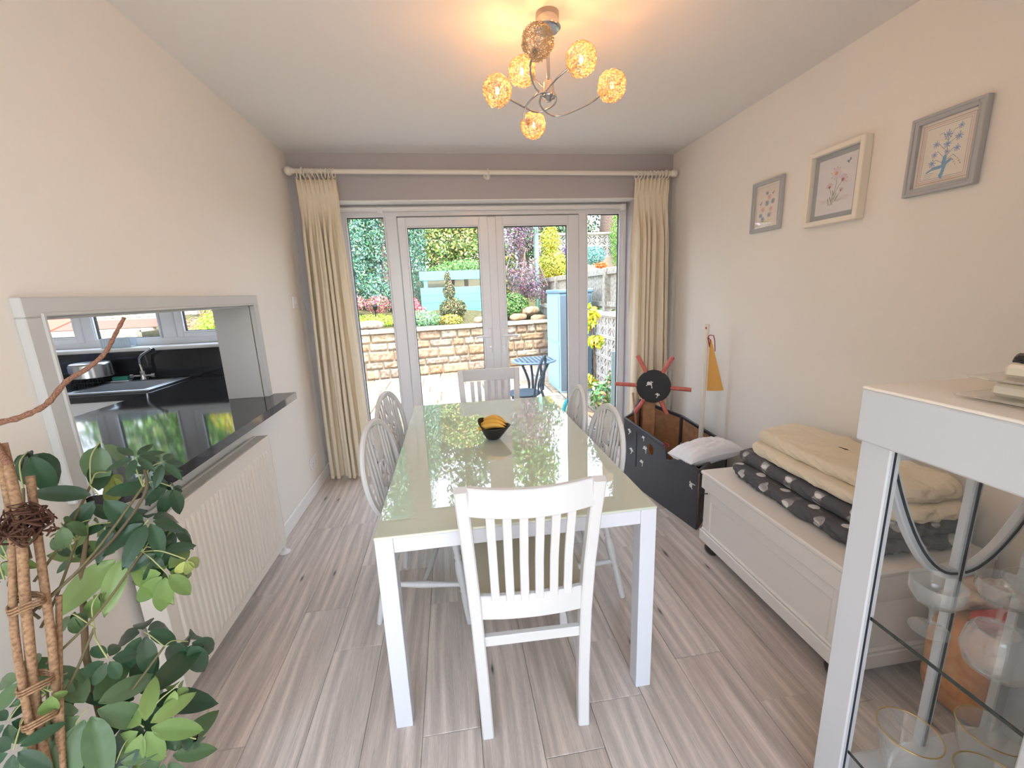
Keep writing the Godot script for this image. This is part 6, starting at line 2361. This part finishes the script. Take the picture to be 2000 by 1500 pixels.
	shrub("pink_flowers", "pink and red flowers below the blue-green conifer", "flowers", Vector3(-0.75, 1.05, -5.9), [[Vector3(-0.1, 0.3, 0), Vector3(0.22, 0.16, 0.15)], [Vector3(0.35, 0.25, 0), Vector3(0.3, 0.2, 0.15)]], 1600, 0.045, pink + [rgb(190, 110, 100), rgb(200, 190, 150)], [])
	shrub("pink_flowers", "spray of pink flowers behind the left door's lower corner", "flowers", Vector3(0.42, 0.95, -5.6), [[Vector3(-0.05, 0.32, 0), Vector3(0.13, 0.14, 0.1)], [Vector3(0.1, 0.16, 0.05), Vector3(0.12, 0.12, 0.1)]], 900, 0.05, [rgb(230, 120, 140), rgb(238, 150, 160), rgb(214, 104, 110)], [])
	shrub("purple_acer", "weeping purple-leaved small tree with bare twigs behind the right door", "tree", Vector3(2.75, 1.15, -6.05), [[Vector3(0.0, 0.62, 0.1), Vector3(0.5, 0.42, 0.4)], [Vector3(-0.1, 1.5, 0), Vector3(0.45, 0.5, 0.35)], [Vector3(0.3, 0.35, 0.15), Vector3(0.35, 0.3, 0.3)], [Vector3(0.2, 2.1, -0.1), Vector3(0.6, 0.6, 0.4)]], 8000, 0.06, purple, [[[Vector3(0.05, -0.3, -0.2), Vector3(0.1, 0.6, -0.2), Vector3(0.05, 1.4, -0.25), Vector3(0.15, 2.4, -0.3)], [0.11, 0.1, 0.08, 0.05]], [[Vector3(0.05, 0.9, -0.1), Vector3(-0.25, 1.1, 0.2), Vector3(-0.45, 0.6, 0.4)], 0.012], [[Vector3(0.05, 0.8, -0.1), Vector3(0.3, 1.0, 0.25), Vector3(0.5, 0.4, 0.45)], 0.012], [[Vector3(0.0, 1.0, 0), Vector3(0.05, 1.2, 0.35), Vector3(-0.1, 0.5, 0.5)], 0.01]], 0.3)
	shrub("green_shrub", "round green shrub at the foot of the purple-leaved tree", "shrub", Vector3(2.5, 0.9, -5.75), [[Vector3(0, 0.26, 0), Vector3(0.36, 0.28, 0.25)]], 4000, 0.055, mid_green, [])
	shrub("leafy_shrub", "dark leafy shrub behind the purple-leaved tree's trunk", "shrub", Vector3(2.35, 1.5, -7.0), [[Vector3(0, 0.5, 0), Vector3(0.5, 0.7, 0.4)]], 5000, 0.09, mid_green + [rgb(200, 190, 80)], [])
	shrub("golden_conifer", "golden yellow bush beside the turquoise post", "shrub", Vector3(4.0, 1.7, -7.6), [[Vector3(-0.15, 0.4, 0), Vector3(0.45, 0.4, 0.3)], [Vector3(-0.2, 1.0, 0), Vector3(0.28, 0.4, 0.25)], [Vector3(0.3, 0.2, 0.1), Vector3(0.4, 0.3, 0.3)]], 8000, 0.055, yellow, [])
	shrub("purple_flowers", "purple flowers in front of the upper block wall", "flowers", Vector3(4.32, 2.0, -7.7), [[Vector3(0, 0.35, 0), Vector3(0.16, 0.28, 0.14)]], 1200, 0.05, [rgb(164, 130, 214), rgb(184, 150, 226), rgb(140, 110, 190)], [])
	shrub("blue_shrub", "turquoise-tinted round shrub below the upper block wall", "shrub", Vector3(4.95, 1.95, -7.5), [[Vector3(0, 0.36, 0), Vector3(0.3, 0.26, 0.25)]], 2500, 0.05, [rgb(120, 176, 170), rgb(146, 196, 186), rgb(96, 150, 146)], [])
	shrub("orange_flowers", "small patch of orange flowers behind the fence", "flowers", Vector3(5.0, 1.85, -7.1), [[Vector3(0, 0.18, 0), Vector3(0.18, 0.08, 0.1)]], 600, 0.045, [rgb(226, 110, 50), rgb(236, 136, 70)], [])
	shrub("bright_conifer", "narrow bright green conifer at the right pane's edge", "tree", Vector3(5.75, 1.9, -7.6), [[Vector3(0, 0.8, 0), Vector3(0.32, 1.0, 0.3)], [Vector3(0.1, 1.6, 0), Vector3(0.2, 0.6, 0.2)]], 6000, 0.06, [rgb(130, 180, 70), rgb(156, 200, 90), rgb(104, 156, 62)], [], 0.4, 0.5)
	shrub("yellow_leaf_plant", "tall stem with yellow leaves in front of the pierced wall", "plant", Vector3(2.92, -0.09, -1.75), [[Vector3(-0.02, 1.18, 0), Vector3(0.12, 0.17, 0.1)], [Vector3(0.06, 0.86, 0), Vector3(0.14, 0.09, 0.1)], [Vector3(-0.04, 0.35, 0), Vector3(0.1, 0.1, 0.1)]], 260, 0.11, [rgb(222, 220, 50), rgb(232, 232, 90), rgb(200, 206, 56)], [[[Vector3(0, 0, 0), Vector3(0.06, 0.4, 0), Vector3(0.04, 0.8, 0), Vector3(-0.02, 1.2, 0)], 0.012]], 0.4)
	shrub("patio_seedlings", "low green seedlings on the patio below the yellow-leaved plant", "plant", Vector3(2.95, -0.095, -1.45), [[Vector3(0, 0.2, 0), Vector3(0.14, 0.22, 0.14)], [Vector3(0.1, 0.45, 0.1), Vector3(0.08, 0.1, 0.08)]], 320, 0.075, [rgb(130, 190, 110), rgb(150, 200, 150), rgb(110, 170, 90), rgb(190, 160, 130)], [])
	# tall trees that close the view above the garden
	var far := [[Vector3(-6.5, 2.0, -9.5), 1.9, 6.0, 0, "tall dark evergreen beyond the bank, furthest left"], [Vector3(-3.2, 2.2, -10.2), 1.8, 5.6, 1, "tall mid-green tree beyond the bank, behind the timber steps"], [Vector3(-1.3, 2.5, -10.6), 1.4, 6.4, 2, "tall grey-green tree rising behind the blue-green conifer"], [Vector3(1.3, 2.6, -10.4), 1.7, 5.2, 0, "broad dark tree rising behind the yellow-green shrub"], [Vector3(3.6, 2.7, -10.6), 1.3, 6.2, 1, "tall mid-green tree rising behind the purple-leaved tree"], [Vector3(7.4, 2.9, -11.0), 1.5, 5.4, 0, "dark tree beyond the upper block wall, furthest right"]]
	for f in far:
		var r: float = f[1]
		var hh: float = f[2]
		var cols: Array = [dark_green, mid_green, blue_green][f[3]]
		shrub("tall_tree", f[4], "tree", f[0], [[Vector3(0, hh * 0.25, 0.2), Vector3(r, hh * 0.28, r * 0.7)], [Vector3(-r * 0.4, hh * 0.5, 0), Vector3(r * 0.7, hh * 0.25, r * 0.6)], [Vector3(r * 0.35, hh * 0.6, -0.2), Vector3(r * 0.6, hh * 0.26, r * 0.6)], [Vector3(0, hh * 0.85, 0), Vector3(r * 0.45, hh * 0.2, r * 0.45)]], 9000, 0.16, cols, [[[Vector3(0, -0.6, 0), Vector3(0.1, hh * 0.5, 0), Vector3(0, hh * 0.85, 0)], [0.2, 0.14, 0.05]]], 0.5, 0.0, "tall trees beyond the garden bank", 0.45)
	shrub("clipped_hedge", "dark green hedge above the upper block wall", "hedge", Vector3(4.3, 2.6, -8.8), [[Vector3(-0.6, 0.4, 0), Vector3(0.8, 0.8, 0.4)], [Vector3(0.5, 0.2, 0), Vector3(0.8, 0.8, 0.4)]], 9000, 0.09, dark_green + [rgb(110, 150, 80)], [])
	var tk := thing("bare_trunk", "stout pale tree trunk behind the upper block wall", "tree", Vector3(5.95, 2.2, -9.2))
	g = Geo.new()
	g.tube([Vector3(0, -0.4, 0), Vector3(0, 0.8, 0), Vector3(0.08, 2.0, 0), Vector3(0.1, 4.2, 0)], [0.30, 0.26, 0.23, 0.18], 18)
	part("trunk", g, M.bark, tk)
	# ---- timber steps and red handrail seen through the kitchen window
	var steps := thing("timber_steps", "weathered timber sleeper steps climbing the bank outside the kitchen", "steps", Vector3(-4.65, 0, -3.4))
	for k in 4:
		g = Geo.new()
		g.box(Vector3(0.25 * k - 0.2, 0.93 + k * 0.16 - 0.06, -0.38 * k), Vector3(1.8, 0.15, 0.12), 0.01)
		part("riser", g, M.old_wood if k % 2 else M.sleeper, steps)
		g = Geo.new()
		g.box(Vector3(0.25 * k - 0.2, 0.925 + k * 0.16, -0.38 * k - 0.22), Vector3(1.8, 0.05, 0.4), 0.008)
		part("tread", g, M.concrete, steps)
	g = Geo.new()
	g.box(Vector3(0.0, 0.35, -1.1), Vector3(1.9, 0.92, 1.9), 0.0)
	part("step_base", g, M.soil, steps)
	var hr := thing("red_handrail", "red-painted wooden handrail sloping up beside the timber steps", "handrail", Vector3(-4.55, 0, -2.95))
	g = Geo.new()
	g.bar(Vector3(-0.75, 0.80, 0), Vector3(0.62, 1.39, -0.1), 0.05, 0.13, Vector3.UP, 0.006)
	part("lower_rail", g, M.red_paint, hr)
	g = Geo.new()
	g.bar(Vector3(-0.95, 1.05, 0), Vector3(0.3, 1.60, -0.1), 0.05, 0.1, Vector3.UP, 0.006)
	part("upper_rail", g, M.red_paint, hr)
	g = Geo.new()
	g.box(Vector3(-0.62, 0.45, -0.02), Vector3(0.08, 1.1, 0.08), 0.005)
	g.box(Vector3(0.2, 0.6, -0.08), Vector3(0.08, 1.4, 0.08), 0.005)
	part("posts", g, M.red_paint, hr)
	shrub("heather_bed", "pinkish heather with yellow-green tufts outside the kitchen window", "plant", Vector3(-2.95, 0.85, -4.2), [[Vector3(0, 0.18, 0), Vector3(0.5, 0.22, 0.3)], [Vector3(0.15, 0.42, -0.2), Vector3(0.3, 0.2, 0.2)]], 4000, 0.06, [rgb(206, 150, 140), rgb(214, 196, 130), rgb(190, 200, 90), rgb(180, 130, 120)], [], 0.25)
	shrub("lime_shrub", "lime green cushion outside the right kitchen pane", "plant", Vector3(-2.45, 0.85, -3.75), [[Vector3(0, 0.25, 0), Vector3(0.4, 0.24, 0.3)]], 3000, 0.045, lime, [])
	shrub("white_blossom", "white-flowered shrub with red leaves beside the lime cushion", "shrub", Vector3(-2.15, 0.9, -4.3), [[Vector3(0.1, 0.4, 0), Vector3(0.35, 0.35, 0.3)], [Vector3(-0.4, 0.55, 0), Vector3(0.3, 0.2, 0.2)]], 2500, 0.055, [rgb(232, 228, 220), rgb(214, 214, 190), rgb(170, 180, 110), rgb(180, 120, 110)], [])
	shrub("yellow_bush", "big yellow flowering bush above the bank outside the kitchen", "shrub", Vector3(-3.9, 1.6, -6.2), [[Vector3(0.3, 0.8, 0), Vector3(0.7, 0.9, 0.5)]], 6000, 0.08, yellow, [])
	shrub("hedge", "tall clipped green hedge above the bank outside the kitchen", "hedge", Vector3(-6.2, 1.4, -6.6), [[Vector3(0, 1.2, 0), Vector3(1.3, 1.6, 0.6)], [Vector3(1.3, 1.6, -0.4), Vector3(0.8, 1.5, 0.6)]], 10000, 0.1, mid_green, [])
	shrub("laurel_hedge", "dark laurel hedge seen through the pierced side wall", "hedge", Vector3(4.05, -0.1, -3.4), [[Vector3(0, 0.6, 1.6), Vector3(0.45, 0.75, 1.2)], [Vector3(0, 0.6, -0.4), Vector3(0.45, 0.75, 1.3)], [Vector3(0, 0.6, -2.4), Vector3(0.45, 0.75, 1.3)]], 9000, 0.11, dark_green, [])
